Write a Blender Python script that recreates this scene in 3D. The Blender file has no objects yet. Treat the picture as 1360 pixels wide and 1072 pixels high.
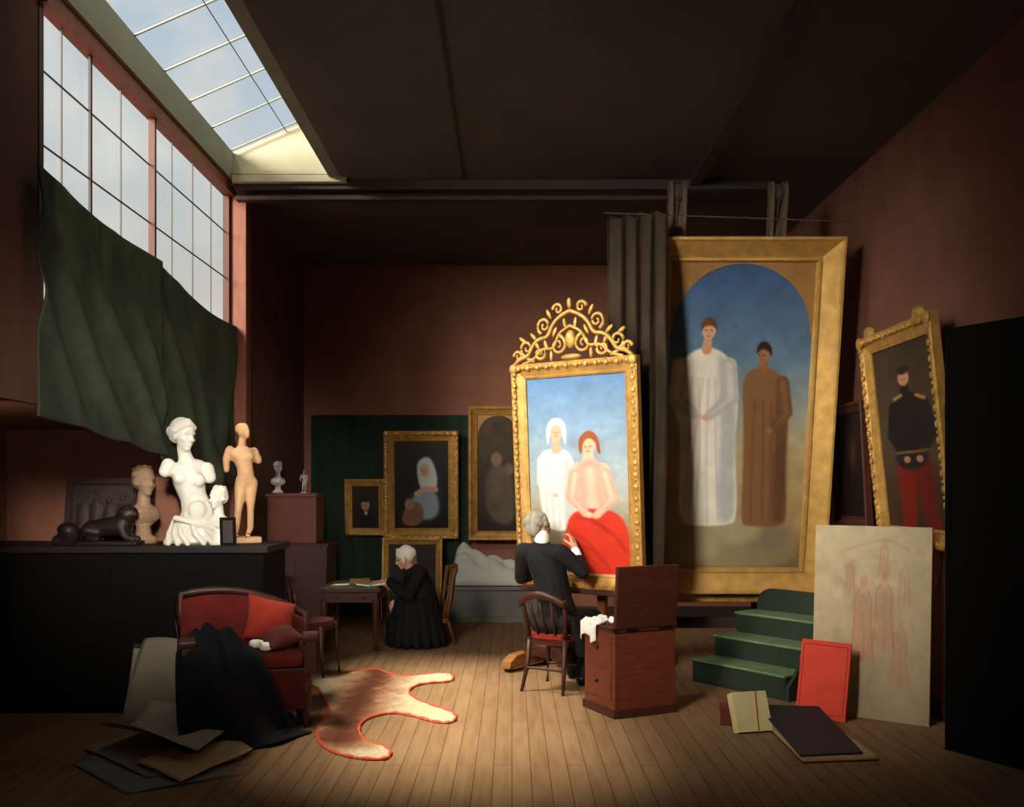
import bpy, bmesh, math, random
import numpy as np
from mathutils import Vector, Matrix, Euler, noise
random.seed(4); rng=np.random.default_rng(3)
scene=bpy.context.scene; COL=scene.collection
F=1300.0; CX=680.0; HY=645.0; EYE=1.6
PI=math.pi
def P(px,py,d): return Vector(((px-CX)/F*d, d, EYE+(HY-py)/F*d))
def G(px,py,z=0.0):
    d=F*(EYE-z)/(py-HY); return Vector(((px-CX)/F*d,d,z))
def lin1(c):
    c/=255.0
    return c/12.92 if c<=0.04045 else ((c+0.055)/1.055)**2.4
def lin(c): return (lin1(c[0]),lin1(c[1]),lin1(c[2]),1.0)

# ------------------------------------------------------------------ materials
def mat(name,col,rough=.7,var=.25,scale=6.0,metal=0.0,bump=0.0,bscale=40.0,stretch=(1,1,1),spec=.3,sheen=0.0,transl=0.0):
    m=bpy.data.materials.new(name); m.use_nodes=True; nt=m.node_tree; N=nt.nodes; L=nt.links
    b=N['Principled BSDF']; b.inputs['Roughness'].default_value=rough; b.inputs['Metallic'].default_value=metal
    b.inputs['Specular IOR Level'].default_value=spec
    if sheen: b.inputs['Sheen Weight'].default_value=sheen
    tc=N.new('ShaderNodeTexCoord'); mp=N.new('ShaderNodeMapping'); mp.inputs['Scale'].default_value=stretch
    L.new(tc.outputs['Object'],mp.inputs['Vector'])
    nz=N.new('ShaderNodeTexNoise'); nz.inputs['Scale'].default_value=scale; nz.inputs['Detail'].default_value=6
    L.new(mp.outputs['Vector'],nz.inputs['Vector'])
    r=N.new('ShaderNodeValToRGB'); c=lin(col)
    r.color_ramp.elements[0].position=.3; r.color_ramp.elements[1].position=.7
    r.color_ramp.elements[0].color=(c[0]*(1-var),c[1]*(1-var),c[2]*(1-var),1)
    r.color_ramp.elements[1].color=(min(1,c[0]*(1+var)),min(1,c[1]*(1+var)),min(1,c[2]*(1+var)),1)
    L.new(nz.outputs['Fac'],r.inputs['Fac']); L.new(r.outputs['Color'],b.inputs['Base Color'])
    if bump:
        n2=N.new('ShaderNodeTexNoise'); n2.inputs['Scale'].default_value=bscale; n2.inputs['Detail'].default_value=4
        L.new(mp.outputs['Vector'],n2.inputs['Vector'])
        bp=N.new('ShaderNodeBump'); bp.inputs['Strength'].default_value=bump; bp.inputs['Distance'].default_value=.02
        L.new(n2.outputs['Fac'],bp.inputs['Height']); L.new(bp.outputs['Normal'],b.inputs['Normal'])
    if transl:
        tr=N.new('ShaderNodeBsdfTranslucent'); L.new(r.outputs['Color'],tr.inputs['Color'])
        mx=N.new('ShaderNodeMixShader'); mx.inputs['Fac'].default_value=transl
        L.new(b.outputs[0],mx.inputs[1]); L.new(tr.outputs[0],mx.inputs[2]); L.new(mx.outputs[0],N['Material Output'].inputs['Surface'])
    return m
def attr_mat(name,rough=.6,bump=.15,bscale=220):
    m=bpy.data.materials.new(name); m.use_nodes=True; nt=m.node_tree; N=nt.nodes; L=nt.links
    b=N['Principled BSDF']; b.inputs['Roughness'].default_value=rough; b.inputs['Specular IOR Level'].default_value=.15
    a=N.new('ShaderNodeAttribute'); a.attribute_name='Col'; L.new(a.outputs['Color'],b.inputs['Base Color'])
    tc=N.new('ShaderNodeTexCoord'); n2=N.new('ShaderNodeTexNoise'); n2.inputs['Scale'].default_value=bscale
    L.new(tc.outputs['Object'],n2.inputs['Vector'])
    bp=N.new('ShaderNodeBump'); bp.inputs['Strength'].default_value=bump; bp.inputs['Distance'].default_value=.01
    L.new(n2.outputs['Fac'],bp.inputs['Height']); L.new(bp.outputs['Normal'],b.inputs['Normal'])
    return m
def floor_mat():
    m=bpy.data.materials.new('floor_boards'); m.use_nodes=True; nt=m.node_tree; N=nt.nodes; L=nt.links
    b=N['Principled BSDF']; b.inputs['Roughness'].default_value=.78; b.inputs['Specular IOR Level'].default_value=.12
    tc=N.new('ShaderNodeTexCoord'); mp=N.new('ShaderNodeMapping'); mp.inputs['Rotation'].default_value=(0,0,PI/2)
    L.new(tc.outputs['Object'],mp.inputs['Vector'])
    br=N.new('ShaderNodeTexBrick'); br.inputs['Scale'].default_value=1.0
    br.inputs['Brick Width'].default_value=2.8; br.inputs['Row Height'].default_value=.105
    br.inputs['Mortar Size'].default_value=.003; br.inputs['Mortar Smooth'].default_value=.3; br.offset=.37
    br.inputs['Color1'].default_value=lin((148,116,84)); br.inputs['Color2'].default_value=lin((140,108,77)); br.inputs['Mortar'].default_value=lin((96,68,48))
    L.new(mp.outputs['Vector'],br.inputs['Vector'])
    m2=N.new('ShaderNodeMapping'); m2.inputs['Scale'].default_value=(10,1.0,1)
    L.new(tc.outputs['Object'],m2.inputs['Vector'])
    nz=N.new('ShaderNodeTexNoise'); nz.inputs['Scale'].default_value=2.0; nz.inputs['Detail'].default_value=6
    L.new(m2.outputs['Vector'],nz.inputs['Vector'])
    rp=N.new('ShaderNodeValToRGB'); rp.color_ramp.elements[0].color=(.80,.76,.72,1); rp.color_ramp.elements[1].color=(1.06,1.06,1.05,1)
    rp.color_ramp.elements[0].position=.3; rp.color_ramp.elements[1].position=.7
    L.new(nz.outputs['Fac'],rp.inputs['Fac'])
    mx=N.new('ShaderNodeMixRGB'); mx.blend_type='MULTIPLY'; mx.inputs['Fac'].default_value=1
    L.new(br.outputs['Color'],mx.inputs['Color1']); L.new(rp.outputs['Color'],mx.inputs['Color2'])
    L.new(mx.outputs['Color'],b.inputs['Base Color'])
    bp=N.new('ShaderNodeBump'); bp.inputs['Strength'].default_value=.15; bp.inputs['Distance'].default_value=.01
    L.new(br.outputs['Fac'],bp.inputs['Height']); bp.invert=True; L.new(bp.outputs['Normal'],b.inputs['Normal'])
    return m
def glass_mat(name,tint):
    m=bpy.data.materials.new(name); m.use_nodes=True; nt=m.node_tree; N=nt.nodes; L=nt.links
    N.remove(N['Principled BSDF']); out=N['Material Output']
    t=N.new('ShaderNodeBsdfTransparent'); t.inputs['Color'].default_value=tint
    g=N.new('ShaderNodeBsdfGlossy'); g.inputs['Roughness'].default_value=.08
    mx=N.new('ShaderNodeMixShader'); mx.inputs['Fac'].default_value=.03
    L.new(t.outputs[0],mx.inputs[1]); L.new(g.outputs[0],mx.inputs[2]); L.new(mx.outputs[0],out.inputs['Surface'])
    return m
M={}
M['floor']=floor_mat()
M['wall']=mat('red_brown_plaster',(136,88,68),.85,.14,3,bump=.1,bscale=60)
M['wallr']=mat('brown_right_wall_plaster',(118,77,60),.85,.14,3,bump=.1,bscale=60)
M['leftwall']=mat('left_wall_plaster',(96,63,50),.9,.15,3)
M['ceil']=mat('dark_ceiling_boards',(90,82,74),.9,.12,2,bump=.1)
M['cream']=mat('cream_plaster',(164,156,130),.8,.08,3)
M['greybeam']=mat('grey_green_plaster',(128,128,112),.8,.1,3)
M['redwood']=mat('reddish_timber',(84,46,32),.6,.2,4,stretch=(6,6,1))
M['redpost']=mat('brick_red_timber',(122,68,47),.6,.2,4,stretch=(6,6,1))
M['darkwood']=mat('dark_timber',(54,40,32),.6,.25,5,stretch=(8,8,1),bump=.05)
M['ledgewood']=mat('blackened_ledge_timber',(34,27,23),.6,.25,5,stretch=(8,8,1),bump=.05)
M['postwood']=mat('worn_brown_timber',(96,78,60),.6,.25,5,stretch=(8,8,1),bump=.05)
M['iron']=mat('window_iron',(74,66,58),.6,.1)
M['blackwood']=mat('black_painted_wood',(15,14,12),.8,.25,5,stretch=(8,8,1),bump=.04,spec=.1)
M['screen']=mat('near_black_screen',(13,12,11),.8,.2,5,spec=.1)
M['mahog']=mat('mahogany',(108,52,34),.4,.25,5,stretch=(2,2,10),spec=.4)
M['mahogd']=mat('dark_mahogany',(70,34,24),.45,.25,5,stretch=(2,2,10),spec=.4)
M['oak']=mat('honey_wood',(150,98,48),.5,.2,5,stretch=(2,2,10))
M['oakd']=mat('dark_honey_wood',(112,72,36),.5,.2,5,stretch=(2,2,10))
M['gold']=mat('gilt_wood',(196,150,78),.45,.25,14,metal=.4,bump=.3,bscale=60,spec=.4)
M['goldpale']=mat('pale_flat_gilt',(204,160,88),.5,.18,10,metal=.3,bump=.2,bscale=50)
M['golddim']=mat('dull_gilt_wood',(168,122,60),.5,.3,12,metal=.3,bump=.3,bscale=50)
M['goldmat']=mat('gilt_spandrel',(164,120,68),.6,.2,6,metal=.15)
M['green']=mat('grey_green_cloth',(76,83,66),.9,.25,5,bump=.15,bscale=120,transl=.45)
M['greenhang']=mat('green_hanging',(38,50,40),.9,.2,5)
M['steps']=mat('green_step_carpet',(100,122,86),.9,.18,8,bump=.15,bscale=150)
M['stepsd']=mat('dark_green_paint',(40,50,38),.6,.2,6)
M['greentop']=mat('green_baize',(128,146,92),.9,.15,8)
M['browncurt']=mat('brown_black_curtain',(50,38,27),.95,.3,6)
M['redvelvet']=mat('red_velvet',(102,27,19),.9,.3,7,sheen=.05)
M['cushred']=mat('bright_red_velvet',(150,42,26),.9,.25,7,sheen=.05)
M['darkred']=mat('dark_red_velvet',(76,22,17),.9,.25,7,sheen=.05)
M['redboard']=mat('red_board',(208,58,34),.6,.1,7,bump=.05)
M['navy']=mat('blue_black_cloth',(20,23,28),.9,.25,6)
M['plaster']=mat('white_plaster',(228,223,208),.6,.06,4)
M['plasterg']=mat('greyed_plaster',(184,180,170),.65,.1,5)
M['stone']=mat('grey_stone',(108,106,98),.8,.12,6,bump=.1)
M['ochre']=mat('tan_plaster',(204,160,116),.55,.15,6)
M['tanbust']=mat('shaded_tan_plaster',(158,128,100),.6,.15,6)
M['bronze']=mat('dark_bronze',(48,38,32),.45,.2,6,metal=.35)
M['white']=mat('white_linen',(238,234,224),.8,.05,8)
M['bonnet']=mat('white_bonnet_linen',(244,240,228),.85,.04,8)
M['paperg']=mat('grey_paper',(168,158,134),.9,.1,5)
M['paperd']=mat('dull_grey_board',(142,130,108),.9,.12,5)
M['paperb']=mat('buff_paper',(186,154,110),.9,.1,5)
M['paperblue']=mat('blue_grey_paper',(122,124,118),.9,.1,5)
M['cream_book']=mat('cream_cover',(204,188,134),.7,.1,6)
M['brownleather']=mat('brown_leather',(96,42,30),.5,.2,8)
M['blackleather']=mat('black_cover',(24,32,44),.6,.2,8)
M['coat']=mat('black_coat_wool',(26,24,24),.85,.25,8)
M['dress']=mat('black_dress',(18,16,17),.85,.25,8)
M['trous']=mat('dark_trousers',(34,30,28),.85,.2,8)
M['shoe']=mat('black_shoe',(16,14,13),.4,.2)
M['skin']=mat('skin',(214,164,132),.55,.08,9)
M['greyhair']=mat('grey_hair',(164,154,134),.7,.25,30,stretch=(1,1,.3))
M['redtrim']=mat('red_felt',(204,78,50),.85,.15,20,bump=.2,bscale=90)
M['canvas']=attr_mat('painted_canvas')
M['fur']=attr_mat('animal_fur',.95,.35,160)
M['glass']=glass_mat('window_glass',(.97,.98,.99,1))

# ------------------------------------------------------------------ mesh helpers
class MB:
    def __init__(s): s.bm=bmesh.new()
    def box(s,c,size,rz=0.0,rx=0.0,ry=0.0):
        m=Matrix.Translation(Vector(c))@Euler((rx,ry,rz)).to_matrix().to_4x4()@Matrix.Diagonal((size[0],size[1],size[2],1))
        bmesh.ops.create_cube(s.bm,size=1,matrix=m); return s
    def bx(s,x0,x1,y0,y1,z0,z1): return s.box(((x0+x1)/2,(y0+y1)/2,(z0+z1)/2),(x1-x0,y1-y0,z1-z0))
    def ell(s,c,r,rot=(0,0,0),u=16,v=10):
        m=Matrix.Translation(Vector(c))@Euler(rot).to_matrix().to_4x4()@Matrix.Diagonal((r[0],r[1],r[2],1))
        bmesh.ops.create_uvsphere(s.bm,u_segments=u,v_segments=v,radius=1,matrix=m); return s
    def cap(s,a,b,ra,rb=None,seg=14):
        a=Vector(a); b=Vector(b); rb=ra if rb is None else rb
        d=b-a; l=d.length
        if l>1e-5:
            q=d.to_track_quat('Z','Y').to_matrix().to_4x4()
            bmesh.ops.create_cone(s.bm,cap_ends=True,segments=seg,radius1=ra,radius2=rb,depth=l,matrix=Matrix.Translation((a+b)/2)@q)
        for p,r in((a,ra),(b,rb)):
            bmesh.ops.create_uvsphere(s.bm,u_segments=seg,v_segments=8,radius=r,matrix=Matrix.Translation(p))
        return s
    def chain(s,pts,rs):
        for i in range(len(pts)-1): s.cap(pts[i],pts[i+1],rs[i],rs[i+1])
        return s
    def cyl(s,a,b,ra,rb=None,seg=16):
        a=Vector(a); b=Vector(b); rb=ra if rb is None else rb; d=b-a
        q=d.to_track_quat('Z','Y').to_matrix().to_4x4()
        bmesh.ops.create_cone(s.bm,cap_ends=True,segments=seg,radius1=ra,radius2=rb,depth=d.length,matrix=Matrix.Translation((a+b)/2)@q); return s
    def tube(s,pts,r,seg=8,closed=False):
        pts=[Vector(p) for p in pts]; n=len(pts); rs=r if isinstance(r,(list,tuple)) else [r]*n
        rings=[]; up=Vector((0,0,1))
        for i,p in enumerate(pts):
            if closed: t=pts[(i+1)%n]-pts[i-1]
            else: t=pts[min(i+1,n-1)]-pts[max(i-1,0)]
            t.normalize()
            a=t.cross(up)
            if a.length<.1: a=t.cross(Vector((0,1,0)))
            a.normalize(); c=a.cross(t).normalized()
            rings.append([s.bm.verts.new(p+(a*math.cos(2*PI*k/seg)+c*math.sin(2*PI*k/seg))*rs[i]) for k in range(seg)])
        for i in range(n if closed else n-1):
            A=rings[i]; B=rings[(i+1)%n]
            for k in range(seg): s.bm.faces.new((A[k],A[(k+1)%seg],B[(k+1)%seg],B[k]))
        if not closed:
            s.bm.faces.new(rings[0][::-1]); s.bm.faces.new(rings[-1])
        return s
    def lathe(s,prof,c=(0,0,0),seg=20):
        rings=[]
        for r,z in prof: rings.append([s.bm.verts.new((c[0]+r*math.cos(2*PI*k/seg),c[1]+r*math.sin(2*PI*k/seg),c[2]+z)) for k in range(seg)])
        for A,B in zip(rings,rings[1:]):
            for k in range(seg): s.bm.faces.new((A[k],A[(k+1)%seg],B[(k+1)%seg],B[k]))
        s.bm.faces.new(rings[0][::-1]); s.bm.faces.new(rings[-1]); return s
    def prism(s,poly,vec):
        vec=Vector(vec); a=[s.bm.verts.new(Vector(p)) for p in poly]; b=[s.bm.verts.new(Vector(p)+vec) for p in poly]; n=len(a)
        s.bm.faces.new(a[::-1]); s.bm.faces.new(b)
        for i in range(n): s.bm.faces.new((a[i],a[(i+1)%n],b[(i+1)%n],b[i]))
        return s
    def sheet(s,fn,nu,nv):
        g=[[s.bm.verts.new(Vector(fn(i/nu,j/nv))) for i in range(nu+1)] for j in range(nv+1)]
        for j in range(nv):
            for i in range(nu): s.bm.faces.new((g[j][i],g[j][i+1],g[j+1][i+1],g[j+1][i]))
        return s
    def frame(s,w,h,prof):
        loops=[]
        for i,y in prof:
            loops.append([s.bm.verts.new(p) for p in((-w/2+i,y,i),(w/2-i,y,i),(w/2-i,y,h-i),(-w/2+i,y,h-i))])
        n=len(loops)
        for k in range(n):
            A=loops[k]; B=loops[(k+1)%n]
            for q in range(4): s.bm.faces.new((A[q],A[(q+1)%4],B[(q+1)%4],B[q]))
        return s

def link(name,me,m,parent,smooth,bevel=0,remesh=0,sm=0,solid=0,sub=0,label=None):
    o=bpy.data.objects.new(name,me); COL.objects.link(o); me.materials.append(m)
    if parent: o.parent=parent
    if label: o['label']=label
    if smooth:
        for p in me.polygons: p.use_smooth=True
    if remesh:
        r=o.modifiers.new('r','REMESH'); r.mode='VOXEL'; r.voxel_size=remesh; r.use_smooth_shade=True
    if solid:
        r=o.modifiers.new('s','SOLIDIFY'); r.thickness=solid; r.offset=0
    if sm:
        r=o.modifiers.new('m','SMOOTH'); r.factor=.5; r.iterations=sm
    if bevel:
        r=o.modifiers.new('b','BEVEL'); r.width=bevel; r.segments=2; r.limit_method='ANGLE'
    if sub:
        r=o.modifiers.new('u','SUBSURF'); r.levels=sub; r.render_levels=sub
    return o
def rmat(o): return Matrix.LocRotScale(o.location,o.rotation_euler,o.scale)
def obj(name,mb,m,parent=None,world=False,smooth=False,**k):
    bm=mb.bm
    bmesh.ops.recalc_face_normals(bm,faces=bm.faces)
    if world and parent is not None:
        Mx=Matrix.Identity(4); q=parent
        ch=[]
        while q is not None: ch.append(q); q=q.parent
        for q in reversed(ch): Mx=Mx@rmat(q)
        bm.transform(Mx.inverted())
    me=bpy.data.meshes.new(name); bm.to_mesh(me); bm.free()
    return link(name,me,m,parent,smooth,**k)
def blob(name,mb,m,parent=None,vox=.012,sm=3,**k): return obj(name,mb,m,parent,remesh=vox,sm=sm,**k)
def root(name,label,cat,loc=(0,0,0),rz=0.0,rx=0.0,group=None):
    o=bpy.data.objects.new(name,None); o.empty_display_size=.1; COL.objects.link(o)
    o.location=loc; o.rotation_euler=(rx,0,rz); o['label']=label; o['category']=cat
    if group: o['group']=group
    return o
def tag(o,label,cat,group=None):
    o['label']=label; o['category']=cat
    if group: o['group']=group
    return o
def struct(name,mb,m,**k):
    o=obj(name,mb,m,**k); o['kind']='structure'; return o

# ------------------------------------------------------------------ people helpers
def hand(mb,w,d,nrm,curl=.6,s=1.0,mirror=1):
    d=Vector(d).normalized(); n=Vector(nrm); n=(n-d*n.dot(d)).normalized(); side=d.cross(n)*mirror
    w=Vector(w); k=w+d*.085*s
    mb.cap(w,w+d*.03*s,.026*s,.03*s)
    for q in(-1,-.33,.33,1): mb.cap(w+d*.02*s+side*q*.016*s,k+side*q*.027*s,.014*s,.0115*s,8)
    for i,q in enumerate((-1,-.33,.33,1)):
        ln=(.07,.08,.076,.06)[i]*s; b=k+side*q*.028*s; dd=d
        for j in range(3):
            ang=curl*(.35+.3*j); dd=(dd*math.cos(ang)+n*math.sin(ang)).normalized(); e=b+dd*ln*(.42,.33,.25)[j]
            mb.cap(b,e,.0095*s,.0085*s,8); b=e
    b=w+d*.03*s-side*.028*s; e=b+(d*.6-side*.6+n*.4).normalized()*.045*s; f=e+(d*.8-side*.1+n*.6).normalized()*.035*s
    mb.cap(b,e,.0125*s,.011*s,8); mb.cap(e,f,.011*s,.009*s,8)
def head(mb,c,fd,s=1.0,tilt=0.0):
    c=Vector(c); f=Vector(fd).normalized(); up=Vector((0,0,1)); sd=f.cross(up).normalized(); up=sd.cross(f).normalized()
    rz=math.atan2(f.y,f.x)-PI/2; rot=(math.asin(max(-1,min(1,f.z))),0,rz)
    mb.ell(c+up*.025*s-f*.01*s,(.074*s,.095*s,.09*s),rot); mb.ell(c-up*.035*s+f*.025*s,(.058*s,.066*s,.075*s),rot)
    mb.ell(c-up*.095*s+f*.062*s,(.026*s,.024*s,.02*s),rot); mb.cap(c+up*.012*s+f*.085*s,c-up*.028*s+f*.105*s,.009*s,.014*s,8)
    mb.ell(c-up*.058*s+f*.083*s,(.024*s,.012*s,.007*s),rot); mb.ell(c-up*.07*s+f*.08*s,(.02*s,.012*s,.008*s),rot)
    mb.ell(c+up*.022*s+f*.08*s,(.05*s,.012*s,.01*s),rot)
    for q in(-1,1): mb.ell(c+sd*q*.074*s-up*.012*s-f*.005*s,(.01*s,.02*s,.032*s),rot); mb.ell(c+sd*q*.04*s-up*.03*s+f*.06*s,(.02*s,.02*s,.018*s),rot)
    return f,sd,up,rot
def eyes(c,f,sd,up,s,parent):
    for q in(-1,1): obj('eye',MB().ell(Vector(c)+sd*q*.03*s+up*.002*s+f*.078*s,(.011*s,.011*s,.009*s),u=10,v=8),M['shoe'],parent,world=True,smooth=True)

# ------------------------------------------------------------------ painted pictures (flat things in the place)
def chaikin(p,n=2,closed=True):
    p=[tuple(q) for q in p]
    for _ in range(n):
        o=[]
        rngp=range(len(p)) if closed else range(len(p)-1)
        if not closed: o.append(p[0])
        for i in rngp:
            a=p[i]; b=p[(i+1)%len(p)]
            o.append((a[0]*.75+b[0]*.25,a[1]*.75+b[1]*.25)); o.append((a[0]*.25+b[0]*.75,a[1]*.25+b[1]*.75))
        if not closed: o.append(p[-1])
        p=o
    return p
def segdist(X,Y,a,b):
    ax,ay=a; bx,by=b; dx=bx-ax; dy=by-ay; l=dx*dx+dy*dy+1e-9
    t=np.clip(((X-ax)*dx+(Y-ay)*dy)/l,0,1)
    return np.hypot(X-ax-t*dx,Y-ay-t*dy)
def sdpoly(X,Y,p):
    d=np.full(X.shape,1e9); ins=np.zeros(X.shape,bool); n=len(p)
    for i in range(n):
        a=p[i]; b=p[(i+1)%n]; d=np.minimum(d,segdist(X,Y,a,b))
        c=((a[1]>Y)!=(b[1]>Y))
        xi=(b[0]-a[0])*(Y-a[1])/((b[1]-a[1]) if abs(b[1]-a[1])>1e-9 else 1e-9)+a[0]
        ins^=(c&(X<xi))
    return np.where(ins,-d,d)
def smooth_noise(ny,nx,cell):
    gy,gx=ny//cell+3,nx//cell+3; g=rng.normal(0,1,(gy,gx))
    yy=np.arange(ny)/cell; xx=np.arange(nx)/cell; yi=yy.astype(int); xi=xx.astype(int)
    fy=(yy-yi)[:,None]; fx=(xx-xi)[None,:]; fy=fy*fy*(3-2*fy); fx=fx*fx*(3-2*fx)
    return (g[yi][:,xi]*(1-fx)+g[yi][:,xi+1]*fx)*(1-fy)+(g[yi+1][:,xi]*(1-fx)+g[yi+1][:,xi+1]*fx)*fy
class Pic:
    def __init__(s,x0,y0,x1,y1,nx,ny,stops):
        s.X,s.Y=np.meshgrid(np.linspace(x0,x1,nx),np.linspace(y0,y1,ny)); s.nx=nx; s.ny=ny
        t=(s.Y-y0)/(y1-y0); s.C=np.zeros((ny,nx,3))
        for k in range(3): s.C[...,k]=np.interp(t,[q[0] for q in stops],[q[1][k] for q in stops])
    def put(s,d,col,soft,alpha=1):
        a=np.clip(.5-d/(2*soft),0,1); a=a*a*(3-2*a)*alpha; a=a[...,None]
        s.C=s.C*(1-a)+np.array(col,float)*a; return s
    def poly(s,p,col,soft=1.5,alpha=1,it=2): return s.put(sdpoly(s.X,s.Y,chaikin(p,it)),col,soft,alpha)
    def ell(s,cx,cy,rx,ry,col,soft=1.5,alpha=1):
        return s.put((np.hypot((s.X-cx)/rx,(s.Y-cy)/ry)-1)*min(rx,ry),col,soft,alpha)
    def line(s,pts,r,col,soft=1.0,alpha=1):
        p=chaikin(pts,2,False); d=np.full(s.X.shape,1e9)
        for a,b in zip(p,p[1:]): d=np.minimum(d,segdist(s.X,s.Y,a,b))
        return s.put(d-r,col,soft,alpha)
    def limb(s,pts,rs,col,soft=1.2,shade=None):
        d=np.full(s.X.shape,1e9)
        for (a,b),(ra,rb) in zip(zip(pts,pts[1:]),zip(rs,rs[1:])):
            dx=b[0]-a[0]; dy=b[1]-a[1]; t=np.clip(((s.X-a[0])*dx+(s.Y-a[1])*dy)/(dx*dx+dy*dy+1e-9),0,1)
            d=np.minimum(d,np.hypot(s.X-a[0]-t*dx,s.Y-a[1]-t*dy)-(ra+(rb-ra)*t))
        s.put(d,col,soft)
        if shade is not None: s.put(np.maximum(d,-(d+max(rs)*.55)),shade,max(rs)*.35,.55)
        return s
    def face(s,cx,cy,r,dk,dr=0):
        s.ell(cx-.38*r+dr,cy-.05*r,.16*r,.10*r,dk,.5,.9); s.ell(cx+.38*r+dr,cy-.05*r,.16*r,.10*r,dk,.5,.9)
        s.line([(cx+dr,cy),(cx+dr+.06*r,cy+.35*r)],.05*r,dk,.7,.6); s.ell(cx+dr,cy+.68*r,.25*r,.09*r,(150,70,60),.5,.9); return s
    def noise(s,amt):
        n=.6*smooth_noise(s.ny,s.nx,14)+.4*smooth_noise(s.ny,s.nx,5)
        s.C=np.clip(s.C*(1+amt*n[...,None]),0,255); return s
def canvas_obj(name,pic,w,h,z0,y,parent,m=None):
    nx,ny=pic.nx,pic.ny; vs=[]
    for j in range(ny):
        for i in range(nx): vs.append((-w/2+w*i/(nx-1),y,z0+h-h*j/(ny-1)))
    fs=[(j*nx+i,(j+1)*nx+i,(j+1)*nx+i+1,j*nx+i+1) for j in range(ny-1) for i in range(nx-1)]
    me=bpy.data.meshes.new(name); me.from_pydata(vs,[],fs)
    c=np.clip(pic.C.reshape(-1,3),0,255)/255.; l=np.where(c<=.04045,c/12.92,((c+.055)/1.055)**2.4)
    at=me.color_attributes.new('Col','FLOAT_COLOR','POINT')
    at.data.foreach_set('color',np.concatenate([l,np.ones((len(l),1))],1).astype(np.float32).ravel())
    return link(name,me,m or M['canvas'],parent,False)
def nubs(mb,w,h,ins,y,step,r):
    def run(a,b):
        n=max(2,int((Vector(b)-Vector(a)).length/step))
        for i in range(n+1):
            p=Vector(a).lerp(Vector(b),i/n); k=1+.35*((i%2)*2-1)
            mb.ell(p,(r*k,r*.7,r*k),u=8,v=6)
    x0=-w/2+ins; x1=w/2-ins; z0=ins; z1=h-ins
    run((x0,y,z0),(x1,y,z0)); run((x0,y,z1),(x1,y,z1)); run((x0,y,z0),(x0,y,z1)); run((x1,y,z0),(x1,y,z1))
    for cx in(x0,x1):
        for cz in(z0,z1): mb.ell((cx,y,cz),(r*2.4,r*1.1,r*2.4),u=12,v=8)
    return mb
def picture(label,w,h,loc,rz,rx,pic,mem,dep,gold='gold',carve=0,name='framed_painting',group=None,arch=False,cat='painting',flat=False):
    t=root(name,label,cat,loc,rz,rx,group)
    prof=[(0,0),(0,-dep*.85),(mem*.12,-dep),(mem*.3,-dep*.95),(mem*.42,-dep*.7),(mem*.8,-dep*.4),(mem*.86,-dep*.5),(mem,-dep*.35),(mem,0)]
    if flat: prof=[(0,0),(0,-dep*.9),(mem*.05,-dep),(mem*.14,-dep),(mem*.2,-dep*.9),(mem*.8,-dep*.32),(mem*.84,-dep*.4),(mem*.94,-dep*.4),(mem,-dep*.25),(mem,0)]
    obj('frame',MB().frame(w,h,prof),M[gold],t)
    canvas_obj('canvas',pic,w-2*mem+.01,h-2*mem+.01,mem-.005,-dep*.15,t)
    obj('backing_board',MB().bx(-w/2+mem*.5,w/2-mem*.5,-dep*.1,0.0,mem*.5,h-mem*.5),M['darkwood'],t)
    if carve: obj('carving',nubs(MB(),w,h,mem*.28,-dep*.97,carve*2.6,carve),M[gold],t,smooth=True)
    if arch:
        iw=w-2*mem; ih=h-2*mem; R=iw/2*.97; n=24; mb=MB(); y=-dep*.17; bm=mb.bm
        zt=mem+ih; zc=zt-R*1.02
        pa=[(R*math.cos(PI*k/n),zc+R*math.sin(PI*k/n)) for k in range(n+1)]
        lo=[bm.verts.new((x,y,z)) for x,z in pa]; hi=[bm.verts.new((x/R*iw/2,y,zt)) for x,z in pa]
        for k in range(n): bm.faces.new((lo[k],hi[k],hi[k+1],lo[k+1]))
        for i0,sx in((0,1),(n,-1)):
            q=[lo[i0],bm.verts.new((sx*iw/2,y,zc)),hi[i0]]; bm.faces.new(q)
        obj('spandrel',mb,M['goldmat'],t,solid=.012)
    return t

# ================================================================== ROOM
XL=-2.55; XR=2.95; YB=12.0; ZC=4.3; XW=XL-.05
SKN=5.15  # near end of the skylight
WN=5.27   # near end of the studio window
RY0,RY1,RZ,RX=4.85,7.75,2.04,-4.0   # low recess under the window
struct('floor',MB().bx(RX-.1,XR+.2,-1.6,YB+.2,-.1,0),M['floor'])
struct('wall_back',MB().bx(XW,XR+.2,YB,YB+.2,0,4.6),M['wall'])
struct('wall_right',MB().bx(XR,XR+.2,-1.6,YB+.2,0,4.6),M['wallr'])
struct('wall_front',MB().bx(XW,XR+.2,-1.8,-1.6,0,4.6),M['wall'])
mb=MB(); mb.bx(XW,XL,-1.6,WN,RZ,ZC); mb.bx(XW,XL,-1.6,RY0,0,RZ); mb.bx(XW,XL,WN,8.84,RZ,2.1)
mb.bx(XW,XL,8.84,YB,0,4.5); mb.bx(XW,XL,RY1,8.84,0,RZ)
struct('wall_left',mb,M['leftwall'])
mb=MB(); mb.bx(RX-.1,RX,RY0-.1,RY1+.1,0,RZ+.1); mb.bx(RX-.1,XW,RY0-.1,RY0,0,RZ+.1); mb.bx(RX-.1,XW,RY1,RY1+.1,0,RZ+.1); mb.bx(RX-.1,XW,RY0-.1,RY1+.1,RZ,RZ+.1)
struct('wall_recess',mb,M['wall'])
mb=MB(); mb.bx(-1.6,XR+.2,-1.8,YB+.2,ZC,ZC+.15); mb.bx(XW,-1.6,-1.8,SKN,ZC,ZC+.15); mb.bx(XW,-1.6,8.75,YB+.2,ZC,ZC+.15)
struct('ceiling',mb,M['ceil'])
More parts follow.
